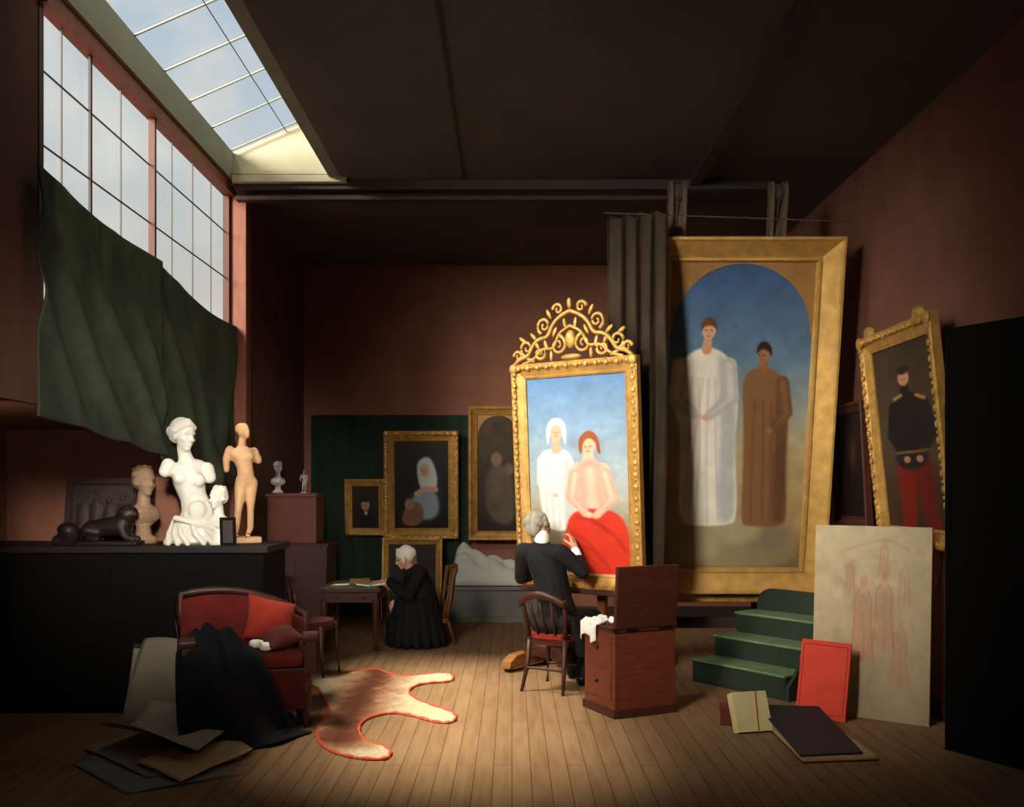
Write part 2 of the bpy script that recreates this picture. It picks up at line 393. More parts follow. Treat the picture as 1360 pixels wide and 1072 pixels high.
# skylight well
mb=MB(); mb.prism([(-2.6,8.68,4.28),(-1.5,8.68,4.28),(-1.5,8.68,4.97),(-2.6,8.68,4.5)],(0,.1,0))
struct('wall_gable',mb,M['cream'])
mb=MB(); mb.bx(-1.6,-1.5,SKN-.1,8.7,ZC,4.98); mb.prism([(-2.6,SKN-.1,4.28),(-1.5,SKN-.1,4.28),(-1.5,SKN-.1,4.97),(-2.6,SKN-.1,4.5)],(0,.1,0)); mb.bx(-2.6,-2.47,SKN,8.68,4.3,4.55)
struct('wall_skylight',mb,M['greybeam'])
def window(name):
    w=bpy.data.objects.new(name,None); COL.objects.link(w); w['kind']='structure'; return w
w=window('window_2')
def sky_pt(t,y): return Vector((-2.5+t*1.0,y,4.55+t*.44))
obj('glass_pane',MB().sheet(lambda u,v: sky_pt(u,SKN+(8.68-SKN)*v),1,1),M['glass'],w)
for i in range(7):
    y=SKN+.15+i*.55
    obj('glazing_bar',MB().cyl(sky_pt(0,y)-Vector((0,0,.02)),sky_pt(1,y)-Vector((0,0,.02)),.008),M['greybeam'],w)
obj('ridge_bar',MB().cyl(sky_pt(.5,SKN)-Vector((0,0,.03)),sky_pt(.5,8.68)-Vector((0,0,.03)),.004),M['iron'],w)
# studio window
w=window('window_1')
y0,y1,z0,z1=WN,8.84,2.1,4.27
mb=MB(); mb.bx(XW,XL+.005,y0,y0+.05,z0,z1); mb.bx(XW,XL+.005,y1-.04,y1,z0,z1); mb.bx(XW,XL+.005,y0,y1,z0,z0+.06)
obj('window_frame',mb,M['redwood'],w)
obj('head_rail',MB().bx(XW,XL+.05,y0,y1+.05,z1-.06,z1+.03),M['redpost'],w)
obj('mullion',MB().bx(XW+.03,XL-.005,5.935,5.96,z0,z1),M['darkwood'],w)
obj('mullion',MB().bx(XW+.02,XL+.015,6.945,6.98,z0,z1),M['redwood'],w)
for y in(5.6,6.45,7.42,7.9,8.38): obj('muntin',MB().bx(-2.582,-2.574,y-.0045,y+.0045,z0,z1),M['iron'],w)
for z in(2.6,3.05,3.47,3.88): obj('muntin',MB().bx(-2.582,-2.574,y0,y1,z-.0045,z+.0045),M['iron'],w)
obj('glass_pane',MB().bx(-2.592,-2.588,y0,y1,z0,z1),M['glass'],w)
# trims
struct('trim_1',MB().bx(XL-.02,-2.40,8.84,9.0,0,4.28),M['redpost'],bevel=.008)            # post at the end of the window
struct('trim_2',MB().bx(-2.45,2.3,8.62,8.76,4.21,4.3).bx(-2.45,1.4,8.66,8.76,4.13,4.17),M['darkwood'],bevel=.006)      # cross beam
struct('trim_3',MB().bx(1.57,1.65,-1.6,8.6,4.24,4.3),M['darkwood'])
struct('trim_4',MB().bx(-.43,-.41,-1.6,8.6,4.293,4.3),M['darkwood'])
struct('trim_5',MB().bx(-2.45,-1.45,8.56,8.68,4.26,4.32).bx(-2.45,-1.6,8.6,8.68,4.34,4.37),M['cream'])
struct('baseboard_back',MB().bx(XL,XR,YB-.03,YB,0,.12),M['darkwood'])
struct('baseboard_right',MB().bx(XR-.03,XR,-1.6,YB,0,.12),M['darkwood'])

# ================================================================== CURTAINS
def wcurt(ya,yb,zt,zb,label,seed,nf,folds):
    def fn(u,v):
        y=ya+(yb-ya)*u
        top=zt(u); bot=zb(u); z=top+(bot-top)*v
        x=-2.505+.006*math.sin(u*nf+v*3+seed)
        for (ua,ub,amp,wd_) in folds:         # slack diagonal folds falling from the top edge
            c=ua+(ub-ua)*v; x+=amp*math.exp(-((u-c)/wd_)**2)*min(1,.15+v*1.6)*(1-.5*v*v)
        x+=.045*noise.noise((u*2.2+seed,v*1.6,seed))*(.3+v)*(1-.3*v)
        return (min(-2.39,max(-2.538,x)),y,z+.02*noise.noise((u*5,seed,1))*v)
    o=obj('window_curtain',MB().sheet(fn,90,50),M['green'],None,smooth=True,solid=.008)
    tag(o,label,'curtain')
wcurt(5.15,6.99,lambda u:3.30-.10*u-.04*math.sin(PI*u),lambda u:1.97-.16*u,'dusty grey green cloth curtain over the near half of the tall window',1.3,7,[(-.1,.62,.07,.07),(.15,1.0,.065,.06),(-.3,.3,.06,.06),(.55,1.15,.05,.05)])
wcurt(6.95,8.86,lambda u:3.18-.14*u-.06*math.sin(PI*u),lambda u:1.80-.06*u-.24*math.sin(PI*min(1,u*.88)),'dusty grey green cloth curtain over the far half of the window, beside the reddish post',4.1,6,[(-.1,.5,.06,.06),(.2,.72,.06,.06),(1.05,.62,.07,.08)])
t=root('hanging_drape','narrow dark brown drape gathered over the left edge of the large arched painting','curtain',(.99,7.885,.80))
def fn(u,v):
    w_=.46*(1-.16*v+.05*math.sin(v*3.1)); ph=u*PI*7+1.2*math.sin(v*2.2+u)+2.2*u*u+.9*noise.noise((u*2,v*3,7)); x=-.215+.035*v+w_*u
    return (x, -.42*x+.030*math.sin(ph)+.012*math.sin(ph*1.7+v*7)*v, 2.98*(1-v)+.025*math.sin(ph))
obj('cloth',MB().sheet(fn,110,50),M['browncurt'],t,smooth=True,solid=.006)
t=root('curtain_rod','thin dark wire running along above the large arched painting','rod',(.73,7.86,3.79))
obj('bar',MB().cyl((0,0,0),(1.98,.0,-.07),.006),M['iron'],t)
obj('finial',MB().ell((1.99,0,-.07),(.012,.012,.012)),M['iron'],t,smooth=True)
def fn(u,v): return (-2.45+1.93*u, 11.94+.018*math.sin(u*60), 2.44*(1-v)+.02)
o=obj('wall_hanging',MB().sheet(fn,180,4),M['greenhang'],None,smooth=True,solid=.01); tag(o,'dark green pleated hanging covering the lower back wall','wall hanging')

# ================================================================== PICTURES
# large arched picture: plain stand-in, a pale robed and a brown robed figure standing under a blue sky
p=Pic(880,350,1080,758,130,250,[(0,(60,90,132)),(.3,(98,124,146)),(.48,(148,152,140)),(.62,(180,158,114)),(.85,(160,134,92)),(1,(120,100,70))])
p.noise(.05)
p.poly([(890,758),(886,722),(930,695),(985,680),(1030,692),(1066,712),(1074,758)],(144,128,94),6)
p.ell(1030,715,34,20,(134,120,94),6); p.ell(985,705,36,20,(166,150,116),7); p.ell(930,725,36,24,(160,144,112),7)
B=(132,92,60); Bd=(88,60,40)
p.poly([(984,500),(1004,484),(1026,486),(1046,502),(1054,560),(1050,620),(1060,694),(1044,700),(1000,700),(992,694),(992,620),(990,560)],B,2)
p.poly([(1034,494),(1048,512),(1054,600),(1056,694),(1034,696),(1036,600)],Bd,5,.7)
for x0,x1 in((1004,1004),(1016,1020),(1028,1032)): p.line([(x0,530),(x1,610),(x1+2,692)],1.0,Bd,3,.5)
p.limb([(1042,506),(1050,545),(1030,568)],[9,8,5],B,shade=Bd); p.ell(1026,569,5,4,(150,106,74))
p.limb([(1014,486),(1014,478)],[6,6],(140,98,66)); p.ell(1014,468,9,12,(150,106,72)); p.face(1012,470,9,(60,40,28),-1); p.poly([(1004,470),(1004,456),(1014,450),(1025,458),(1025,474),(1021,464),(1010,461)],(50,34,26))
p.poly([(896,480),(920,460),(950,460),(974,482),(982,540),(978,580),(988,690),(975,698),(935,700),(902,696),(902,620),(900,560),(886,530),(886,500)],(228,220,202),2)
p.poly([(950,464),(972,486),(980,560),(980,640),(984,692),(956,696),(958,560),(952,500)],(164,168,166),6,.75)
for x0,x1,x2 in((914,914,908),(924,930,926),(938,938,944),(948,952,960),(930,920,916)): p.line([(x0,500),(x1,600),(x2,694)],1.0,(168,160,144),3,.55)
p.limb([(898,484),(893,525),(922,548)],[11,10,6],(228,220,202),shade=(170,164,150)); p.ell(926,550,5,4,(214,170,136)); p.limb([(966,484),(971,525),(940,550)],[11,10,6],(206,200,188),shade=(160,156,148)); p.ell(936,552,5,4,(208,162,128))
p.limb([(934,462),(935,450)],[7,6],(198,150,112)); p.ell(936,436,10,13,(208,162,124)); p.poly([(925,442),(925,426),(935,419),(947,425),(948,442),(944,432),(930,431)],(104,66,40)); p.face(936,438,10,(90,58,40))
p.noise(.03)
picture('very large gilt framed painting with arched top, two robed figures on blue sky',1.60,3.02,(1.92,8.68,.69),0,math.radians(11.0),p,.20,.2,gold='goldpale',arch=True,cat='painting',flat=True)

# picture on the easel: plain stand-in, a standing woman in white and a seated woman in rose and red
p=Pic(698,503,828,778,120,250,[(0,(92,126,164)),(.25,(124,150,172)),(.55,(164,170,166)),(.72,(156,138,110)),(1,(116,84,58))]); p.noise(.04)
p.poly([(712,616),(720,604),(748,604),(758,618),(762,650),(762,716),(718,722),(710,660)],(216,212,204),2)
p.poly([(748,610),(760,640),(760,714),(744,714),(746,640)],(170,168,164),4,.7)
for a in range(4): p.line([(722+a*8,620),(720+a*8,660),(722+a*8,712)],.8,(176,172,164),3,.6)
p.limb([(717,620),(715,650),(730,668)],[7,7,4],(222,218,210),shade=(176,172,166)); p.ell(733,669,3.5,3,(212,166,138))
p.limb([(736,592),(736,604)],[5,7],(206,158,130)); p.poly([(728,576),(732,569),(740,569),(744,578),(743,589),(736,595),(729,589)],(214,164,136),1); p.face(736,581,7,(96,60,48))
p.poly([(724,600),(723,574),(729,563),(737,560),(746,564),(750,576),(749,600),(745,590),(744,574),(736,568),(728,575),(727,592)],(222,216,208),1.2)
RO=(222,176,154); RD=(184,132,110)
p.limb([(778,612),(778,622)],[6,9],(222,176,148)); p.limb([(764,634),(794,634)],[10,10],RO); p.limb([(779,636),(780,668),(784,700)],[17,15,20],RO,shade=RD)
p.poly([(752,692),(782,686),(815,692),(828,724),(828,778),(738,778),(742,730)],(198,50,30),2)
for a,b,c_,d in((760,700,800,720),(752,720,790,760),(780,705,822,745),(770,740,800,772)): p.line([(a,b),((a+c_)/2+6,(b+d)/2-5),(c_,d)],1.6,(148,32,22),3,.6)
p.limb([(760,640),(754,672),(772,694)],[8,7,5],RO,shade=RD); p.limb([(798,640),(806,672),(788,694)],[8,7,5],RO,shade=RD); p.ell(777,696,5,4,(222,176,148)); p.ell(785,697,5,4,(216,170,142))
p.ell(778,600,9,12,(218,170,142)); p.face(777,602,9,(110,64,48)); p.poly([(766,612),(765,592),(772,582),(781,579),(791,588),(794,614),(789,610),(788,596),(779,589),(771,596),(770,610)],(146,78,40),1.2)
p.noise(.025)
yaw=math.atan2(-.7,.966)
big=picture('ornate gilt framed painting on the easel with scrolled crest, standing before the painter',1.2,1.86,(.575,8.05,.76),yaw,math.radians(3.5),p,.125,.07,carve=.018,cat='painting')
def spiral(mb,cx,cz,r,turns,sg,y,th,a0=0):
    n=26; pts=[]; rs=[]
    for i in range(n+1):
        q=i/n; a=a0+sg*turns*2*PI*q; rr=r*(1-.85*q); pts.append((cx+rr*math.cos(a),y,cz+rr*math.sin(a))); rs.append(th*(1-.45*q))
    mb.tube(pts,rs,8)
mb=MB(); H=1.86; y=-.05
for s in(1,-1):
    main=chaikin([(.56,.0),(.5,.05),(.42,.06),(.37,.15),(.3,.2),(.22,.2),(.17,.3),(.1,.36),(0,.40)],2,False)
    mb.tube([(s*a,y,H+b) for a,b in main],.018,8)
    inner=chaikin([(.48,.0),(.36,.03),(.28,.12),(.16,.1),(.12,.22),(0,.28)],2,False)
    mb.tube([(s*a,y,H+b) for a,b in inner],.014,8)
    for cx,cz,r,tn,a0 in((.43,.13,.07,1.3,-1.5),(.25,.30,.07,1.4,-1.2),(.12,.13,.08,1.5,1.6),(.30,.08,.06,1.3,2.6),(.11,.42,.05,1.2,0),(.52,.07,.045,1.2,0)):
        spiral(mb,s*cx,H+cz,r,tn,s,y,.017,a0 if s>0 else PI-a0)
    for cx,cz,a in((.36,.22,.8),(.2,.39,.5),(.19,.05,0),(.47,.2,.9),(.05,.3,.2),(.33,.15,.6),(.15,.24,-.5),(.24,.14,.3),(.40,.03,1.2)):
        mb.ell((s*cx,y,H+cz),(.018,.014,.045),(0,s*a,0),10,8)
mb.ell((0,y,H+.17),(.05,.03,.075)); mb.ell((0,y,H+.46),(.022,.02,.045)); mb.ell((0,y,H+.03),(.1,.025,.025))
obj('crest',mb,M['gold'],big,smooth=True)
# wall pictures at the back
p=Pic(460,645,500,705,40,60,[(0,(56,44,34)),(1,(36,28,24))]); p.poly([(468,705),(472,685),(490,682),(498,705)],(26,22,20)); p.ell(480,672,6,8,(186,138,100)); p.face(480,673,6,(80,50,40)); p.ell(480,664,7,4,(44,30,22)); p.poly([(477,681),(484,681),(481,688)],(200,190,170))
picture('small gilt framed dark portrait at left end of the back wall row',.49,.68,(-1.775,11.88,1.0),0,math.radians(3),p,.085,.06,carve=.011)
p=Pic(522,590,590,698,80,130,[(0,(60,52,40)),(.5,(42,36,32)),(1,(32,26,22))])
p.poly([(550,640),(545,618),(556,602),(576,606),(584,630),(582,690),(540,694),(532,668)],(44,48,56),3); p.poly([(550,630),(551,614),(564,608),(572,618),(577,640),(572,655),(556,655)],(206,206,200),2)
p.poly([(548,650),(574,648),(580,680),(560,690),(540,676)],(150,158,164),3); p.ell(560,626,6,8,(206,166,138)); p.face(559,627,6,(100,64,52)); p.line([(550,655),(562,648),(574,650)],3,(206,160,130)); p.poly([(530,680),(546,662),(560,672),(556,694),(534,696)],(136,96,74),2); p.ell(541,668,6,7,(166,122,92))
picture('medium gilt framed painting of pale veiled woman on the green hanging',.9,1.3,(-1.095,11.88,.96),0,math.radians(2.5),p,.125,.09,carve=.016)
p=Pic(635,555,690,705,60,130,[(0,(72,58,44)),(.5,(62,48,36)),(1,(42,32,26))]); p.poly([(648,690),(644,640),(656,615),(672,622),(684,648),(684,700)],(84,70,58),4); p.ell(660,612,7,9,(120,96,74),2); p.ell(676,625,6,8,(106,84,64),2); p.noise(.08)
picture('dull gilt painting with dark arched panel behind the ornate easel picture',.72,1.62,(-.165,11.86,.94),0,math.radians(2),p,.11,.07,gold='golddim',arch=True)
p=Pic(0,0,60,60,30,30,[(0,(62,50,40)),(1,(44,36,30))]); p.poly([(14,60),(20,24),(38,20),(48,60)],(94,80,62),3); p.ell(29,16,7,9,(150,116,90))
picture('gilt framed picture standing on the floor behind the reading woman',.72,.98,(-1.19,11.6,.0),0,math.radians(-7),p,.08,.05,gold='gold')
# right wall pictures
p=Pic(1168,470,1255,745,80,140,[(0,(66,52,40)),(.5,(84,66,48)),(1,(60,42,30))]); p.noise(.06)
p.limb([(1204,655),(1202,700),(1200,745)],[15,12,10],(120,30,26)); p.limb([(1226,655),(1230,700),(1234,745)],[13,11,10],(104,26,24))
p.poly([(1190,556),(1205,542),(1226,545),(1240,560),(1238,600),(1236,655),(1190,658),(1190,610)],(30,28,30),3)
p.limb([(1236,562),(1244,606),(1226,640)],[8,7,5],(36,34,34)); p.limb([(1194,562),(1187,606),(1204,640)],[8,7,5],(26,24,26)); p.ell(1206,642,5,5,(176,128,96)); p.ell(1224,642,5,5,(176,128,96))
p.limb([(1212,548),(1212,534)],[7,6],(30,28,30)); p.ell(1212,521,8,12,(190,140,106)); p.face(1211,523,8,(80,50,38)); p.ell(1212,510,9,6,(44,34,28)); p.line([(1196,550),(1206,546)],2.5,(170,130,70)); p.line([(1228,550),(1238,556)],2.5,(170,130,70)); p.line([(1192,632),(1236,630)],2,(120,90,50))
po=picture('gilt framed portrait of standing man in black coat and red trousers on right wall',1.3,1.58,(2.93,7.0,1.17),-PI/2,math.radians(6.0),p,.13,.07,carve=.02)
for cx in(-.45,.45):
    mb=MB(); spiral(mb,cx-.04,1.58,.06,1.2,-1,-.05,.018); spiral(mb,cx+.04,1.58,.06,1.2,1,-.05,.018); mb.ell((cx,-.05,1.61),(.06,.03,.04)); mb.ell((cx,-.05,1.55),(.09,.03,.03))
    obj('corner_ornament',mb,M['gold'],po,remesh=.008,sm=1)
p=Pic(0,0,40,60,20,30,[(0,(36,26,20)),(1,(28,20,16))]); p.ell(20,22,7,9,(56,40,30),3); p.poly([(8,60),(14,34),(28,34),(34,60)],(22,16,13),3)
picture('dark brown framed picture on right wall between altar picture and portrait',.8,1.05,(2.92,8.3,1.25),-PI/2,math.radians(3),p,.09,.06,gold='mahogd')
# leaning sketch canvas
bl=Vector((2.14,6.97,0)); br=Vector((2.775,6.50,0)); dv=br-bl
sk=Pic(1080,700,1253,950,130,190,[(0,(198,180,144)),(.5,(190,168,132)),(1,(164,142,112))]); sk.noise(.04)
R_=(186,92,72)
def fig(cx,cy,s,al):
    sk.ell(cx+1*s,cy-26*s,5*s,7*s,R_,2.5,al*.4)
    sk.poly([(cx-10*s,cy-14*s),(cx+9*s,cy-15*s),(cx+12*s,cy+20*s),(cx+15*s,cy+60*s),(cx-14*s,cy+60*s),(cx-10*s,cy+20*s)],R_,7,al*.35)
    sk.line([(cx-4*s,cy-18*s),(cx-11*s,cy-10*s),(cx-10*s,cy+20*s),(cx-15*s,cy+60*s)],.6,R_,1.6,al)
    sk.line([(cx+5*s,cy-18*s),(cx+11*s,cy-8*s),(cx+10*s,cy+24*s),(cx+15*s,cy+60*s)],.6,R_,1.6,al)
    sk.line([(cx-1*s,cy+6*s),(cx+3*s,cy+34*s),(cx,cy+60*s)],.5,R_,1.6,al*.7)
for a in((1155,805,1.2,.7),(1186,795,1.1,.6),(1210,850,.9,.45),(1135,760,.5,.4),(1185,735,.5,.4),(1215,765,.6,.4)): fig(*a)
sk.line([(1120,735),(1150,725),(1190,715),(1220,730)],.8,R_,3,.35)
t=root('stretched_canvas','large pale canvas with faint red figure sketch leaning at the right','canvas',tuple((bl+br)/2),math.atan2(dv.y,dv.x),math.radians(-4))
wd=dv.length
canvas_obj('canvas',sk,wd,1.32,0,-.022,t)
obj('stretcher',MB().frame(wd,1.32,[(0,-.02),(.06,-.02),(.06,.01),(0,.01)]),M['oak'],t)
obj('canvas_back',MB().bx(-wd/2+.004,wd/2-.004,-.02,-.016,.004,1.316),M['paperb'],t)
# red board
a=Vector((1.985,6.84,0)); b=Vector((2.25,6.6,0)); dv=b-a
t=root('portfolio_board','bright orange red portfolio leaning against the sketched canvas','portfolio',tuple((a+b)/2),math.atan2(dv.y,dv.x),math.radians(-12))
obj('cover',MB().bx(-.18,.18,-.014,.0,0,.53),M['redboard'],t,bevel=.004)
obj('pages',MB().bx(-.17,.172,.0,.012,.008,.522),M['cream_book'],t)
obj('border_line',MB().frame(.32,.47,[(0,-.0155),(.004,-.0155),(.004,-.0138),(0,-.0138)]),M['redvelvet'],t).location=(0,0,.03)

# ================================================================== EASELS
t=root('studio_easel','wooden easel on sled feet carrying the ornate gilt picture','easel',(.575,8.05,0),yaw)
for x in(-.3,.12): obj('post',MB().box((x,.1,1.2),(.07,.06,2.3),0,math.radians(3)),M['mahog'],t,bevel=.006)
obj('ledge',MB().bx(-.58,.48,-.075,.09,.715,.755),M['mahogd'],t,bevel=.006)
for x in(-.70,.45):
    obj('foot',MB().prism([(x-.05,-.12,.03),(x-.05,-.1,.09),(x-.05,.0,.14),(x-.05,.5,.16),(x-.05,.6,.1),(x-.05,.6,.03)],(.1,0,0)),M['oak'] if x<0 else M['mahogd'],t,bevel=.01)
    for yy in(-.06,.53): obj('caster',MB().cyl((x-.03,yy,.03),(x+.03,yy,.03),.03),M['iron'],t)
obj('crossbar',MB().bx(-.68,.45,.13,.19,.12,.2),M['mahogd'],t)
t=root('picture_hoist','tall dark twin post easel with pulleys holding the large arched painting','easel',(1.8,8.95,0))
for x in(-.42,.42):
    A=Vector((x,.02,.06)); Bp=Vector((x,-.76,4.0))
    dvv=(Bp-A); ang=math.atan2(-dvv.y,dvv.z)
    obj('post',MB().box((A+Bp)/2,(.1,.07,dvv.length),0,ang),M['postwood'],t,bevel=.01)
    for q in(-.055,.055):
        h=obj('post_cheek',MB().box(Bp+Vector((q,.0,-.12)),(.035,.12,.42),0,ang),M['postwood'],t,bevel=.006)
        obj('rounded_end',MB().cyl(Bp+Vector((q-.0178,-.015,.08)),Bp+Vector((q+.0178,-.015,.08)),.06),M['postwood'],h)
    obj('pulley',MB().cyl(Bp+Vector((-.03,-.03,.04)),Bp+Vector((.03,-.03,.04)),.07),M['iron'],t)
    obj('cord',MB().cyl(Bp+Vector((0,-.1,.04)),Vector((x,-.69,3.66)),.007),M['darkwood'],t)
    obj('runner',MB().bx(x-.06,x+.06,-.3,.6,0,.09),M['darkwood'],t,bevel=.01)
obj('ledge',MB().bx(-.66,.92,-.36,-.12,.575,.675),M['golddim'],t,bevel=.01)
obj('crossbar',MB().bx(-.6,.6,-.02,.06,.3,.4),M['darkwood'],t)

# ================================================================== LIBRARY STEPS
t=root('wooden_steps','three carpeted green wooden steps below the large arched painting','steps',(1.477,8.0,0),math.atan2(-.8,.6))
tr=.27; ri=.17; W=.93
prof=[(0,0,0)]
for k in range(3): prof+= [(0,tr*k,ri*(k+1)),(0,tr*(k+1),ri*(k+1))]
prof+=[(0,tr*3,0)]
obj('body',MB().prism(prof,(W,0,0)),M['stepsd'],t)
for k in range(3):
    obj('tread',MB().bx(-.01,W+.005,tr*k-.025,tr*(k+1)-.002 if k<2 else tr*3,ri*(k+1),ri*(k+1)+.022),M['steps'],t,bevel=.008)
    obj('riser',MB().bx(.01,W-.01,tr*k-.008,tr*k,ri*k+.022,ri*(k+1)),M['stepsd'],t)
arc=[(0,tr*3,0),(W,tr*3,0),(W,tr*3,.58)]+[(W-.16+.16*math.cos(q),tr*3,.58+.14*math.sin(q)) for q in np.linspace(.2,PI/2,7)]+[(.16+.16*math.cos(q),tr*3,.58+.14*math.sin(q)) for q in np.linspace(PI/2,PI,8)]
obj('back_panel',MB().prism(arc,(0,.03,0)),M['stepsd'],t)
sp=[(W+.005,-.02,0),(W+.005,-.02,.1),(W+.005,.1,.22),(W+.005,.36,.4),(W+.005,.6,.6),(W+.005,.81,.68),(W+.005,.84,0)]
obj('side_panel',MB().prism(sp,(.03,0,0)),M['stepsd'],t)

# ================================================================== BLACK SCREEN
t=root('folding_screen','tall plain near black screen at right edge before the wall','screen',(2.63,5.94,0),math.atan2(-.39,.21))
L1=.6
obj('leaf',MB().bx(0,L1,0,.03,0,2.55),M['screen'],t)
obj('leaf_frame',MB().bx(0,.03,-.004,.0,0,2.55).bx(.0,L1,-.004,0,2.51,2.55).bx(.0,L1,-.004,0,0,.06),M['screen'],t)
obj('leaf',MB().box((.15,.09,1.275),(.3,.028,2.55),math.radians(28)),M['screen'],t)
for z in(.4,2.0): obj('hinge',MB().cyl((0,.015,z),(0,.015,z+.1),.014),M['iron'],t)

# ================================================================== SCULPTURE COUNTER & CABINETS
CY=6.85; CT=1.175
t=root('counter','long plain black counter under the window carrying the sculptures','counter',(-2.5,CY,0))
obj('body',MB().bx(-1.42,.76,.03,.65,0,CT-.05),M['blackwood'],t)
obj('worktop',MB().bx(-1.44,.79,-.0,.68,CT-.05,CT),M['ledgewood'],t,bevel=.006)
for x0,x1 in((-1.41,-.322),(-.318,.755)): obj('front_panel',MB().bx(x0,x1,.012,.03,.06,CT-.06),M['blackwood'],t)
t=root('cabinet','low brown cabinet behind the settee beneath the small busts','cabinet',(-2.13,9.95,0))
obj('body',MB().bx(-.36,.24,.02,.6,0,.97),M['mahogd'],t); obj('top',MB().bx(-.38,.26,0,.62,.97,1.01),M['mahogd'],t,bevel=.006)
for x0 in(-.34,-.05):
    d=obj('door',MB().bx(x0,x0+.27,.003,.02,.08,.93),M['mahogd'],t,bevel=.004); obj('knob',MB().ell((x0+(.24 if x0<-.1 else .03),-.01,.55),(.015,.015,.015)),M['bronze'],d)
t=root('wooden_chest','brown wooden box standing on the low cabinet under the small bust','box',(-2.25,10.0,1.01))
obj('body',MB().bx(-.25,.25,0,.4,0,.47),M['mahog'],t,bevel=.006); obj('lid',MB().bx(-.265,.265,-.015,.415,.47,.51),M['mahog'],t,bevel=.008)

# pale torso
t=root('statue','large white plaster female torso with draped hips on the counter','statue',(-2.31,CY+.20,CT),.42); t.scale=(1.04,1.0,1.03)
mb=MB()
mb.ell((.02,.0,.10),(.15,.13,.12)); 
mb.chain([(.03,0,.12),(.045,-.005,.22),(.015,0,.33),(-.02,0,.46)],[.130,.112,.090,.108]); mb.ell((-.025,0,.525),(.142,.084,.070),(0,-.22,.3))
mb.ell((-.08,-.070,.468),(.05,.048,.05)); mb.ell((.036,-.086,.450),(.05,.048,.05)); mb.ell((.03,-.10,.24),(.06,.04,.07))
mb.cap((.104,-.01,.530),(.124,.0,.470),.048,.043); mb.cap((-.150,.01,.558),(-.172,.0,.51),.046,.042)
mb.chain([(-.025,0,.56),(-.045,-.005,.63),(-.055,-.015,.69)],[.060,.046,.044])
hc0=Vector((-.055,-.03,.765)); f,sd,up,rot=head(mb,hc0,(.55,-.80,-.18),.94)
blob('body',mb,M['plaster'],t,.0085,2)
mb=MB(); mb.ell(hc0+up*.034-f*.024,(.077,.095,.087),rot); mb.ell(hc0-f*.06-up*.014,(.062,.05,.058),rot); mb.ell(hc0-f*.12+up*.005,(.042,.044,.04),rot)
for q in(-1,1):
    for k,(oo,r_) in enumerate(((0,.012),(.018,.012),(.036,.013))):
        mb.chain([hc0+f*(.066-oo)+up*(.086+oo*.6)+sd*q*.006,hc0+f*(.048-oo)+up*(.062+oo*.4)+sd*q*.052,hc0+f*(.006-oo)+sd*q*.073+up*(.020+oo*.3),hc0-f*.07+sd*q*.047-up*(.03-oo)],[r_,r_,r_,r_*1.2])
blob('hair',mb,M['plaster'],t,.006,1)
mb=MB(); mb.ell((.015,0,.03),(.172,.145,.04)); mb.ell((.025,0,.085),(.158,.142,.085))
for i in range(13):
    a=i/13*2*PI+.15*math.sin(i*3.1); mb.chain([(.140*math.cos(a)+.025,.127*math.sin(a),.15+.03*math.sin(i*2.3)),(.167*math.cos(a+.25)+.02,.142*math.sin(a+.25),.08),(.180*math.cos(a+.6)+.015,.152*math.sin(a+.6),.015)],[.012,.018,.020])
mb.chain([(-.11,-.10,.19),(.03,-.135,.15),(.16,-.09,.11)],[.020,.026,.024])
blob('drapery',mb,M['plaster'],t,.007,2)
def bust(label,c,h,m,nm='bust',base=True,rz=0):
    t=root(nm,label,'bust',tuple(c),rz); s=h
    if base: obj('base',MB().lathe([(.16*s,0),(.16*s,.06*s),(.09*s,.1*s),(.08*s,.2*s),(.12*s,.24*s)]),m,t,smooth=True)
    mb=MB(); mb.ell((0,0,.34*s),(.22*s,.13*s,.13*s)); mb.cap((0,0,.42*s),(0,-.01*s,.6*s),.085*s,.07*s)
    hcb=Vector((0,-.02*s,.74*s)); f,sd,up,rot=head(mb,hcb,(0,-1,-.05),1.55*s)
    blob('head_and_shoulders',mb,m,t,.016*s,1)
    mb=MB(); mb.ell(hcb+up*.06*s-f*.035*s,(.118*s,.145*s,.125*s),rot); mb.ell(hcb-f*.09*s,(.11*s,.08*s,.11*s),rot)
    for i in range(12):
        a=i*2.4; b_=.2+.09*i; v=sd*math.cos(a)*math.cos(b_)+f*math.sin(a)*math.cos(b_)+up*math.sin(b_)
        if v.dot(f)<.6: mb.ell(hcb+up*.055*s-f*.03*s+v*.125*s,(.035*s,.035*s,.03*s),u=8,v=6)
    blob('hair',mb,m,t,.016*s,1); return t
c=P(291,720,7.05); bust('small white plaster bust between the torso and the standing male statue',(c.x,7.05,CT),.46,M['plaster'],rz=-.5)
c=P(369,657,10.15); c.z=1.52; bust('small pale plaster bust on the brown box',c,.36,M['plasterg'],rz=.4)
c=P(190,720,7.25); bust('tan plaster bust in shade just left of the white torso',(c.x,7.26,CT),.62,M['tanbust'],rz=.9)
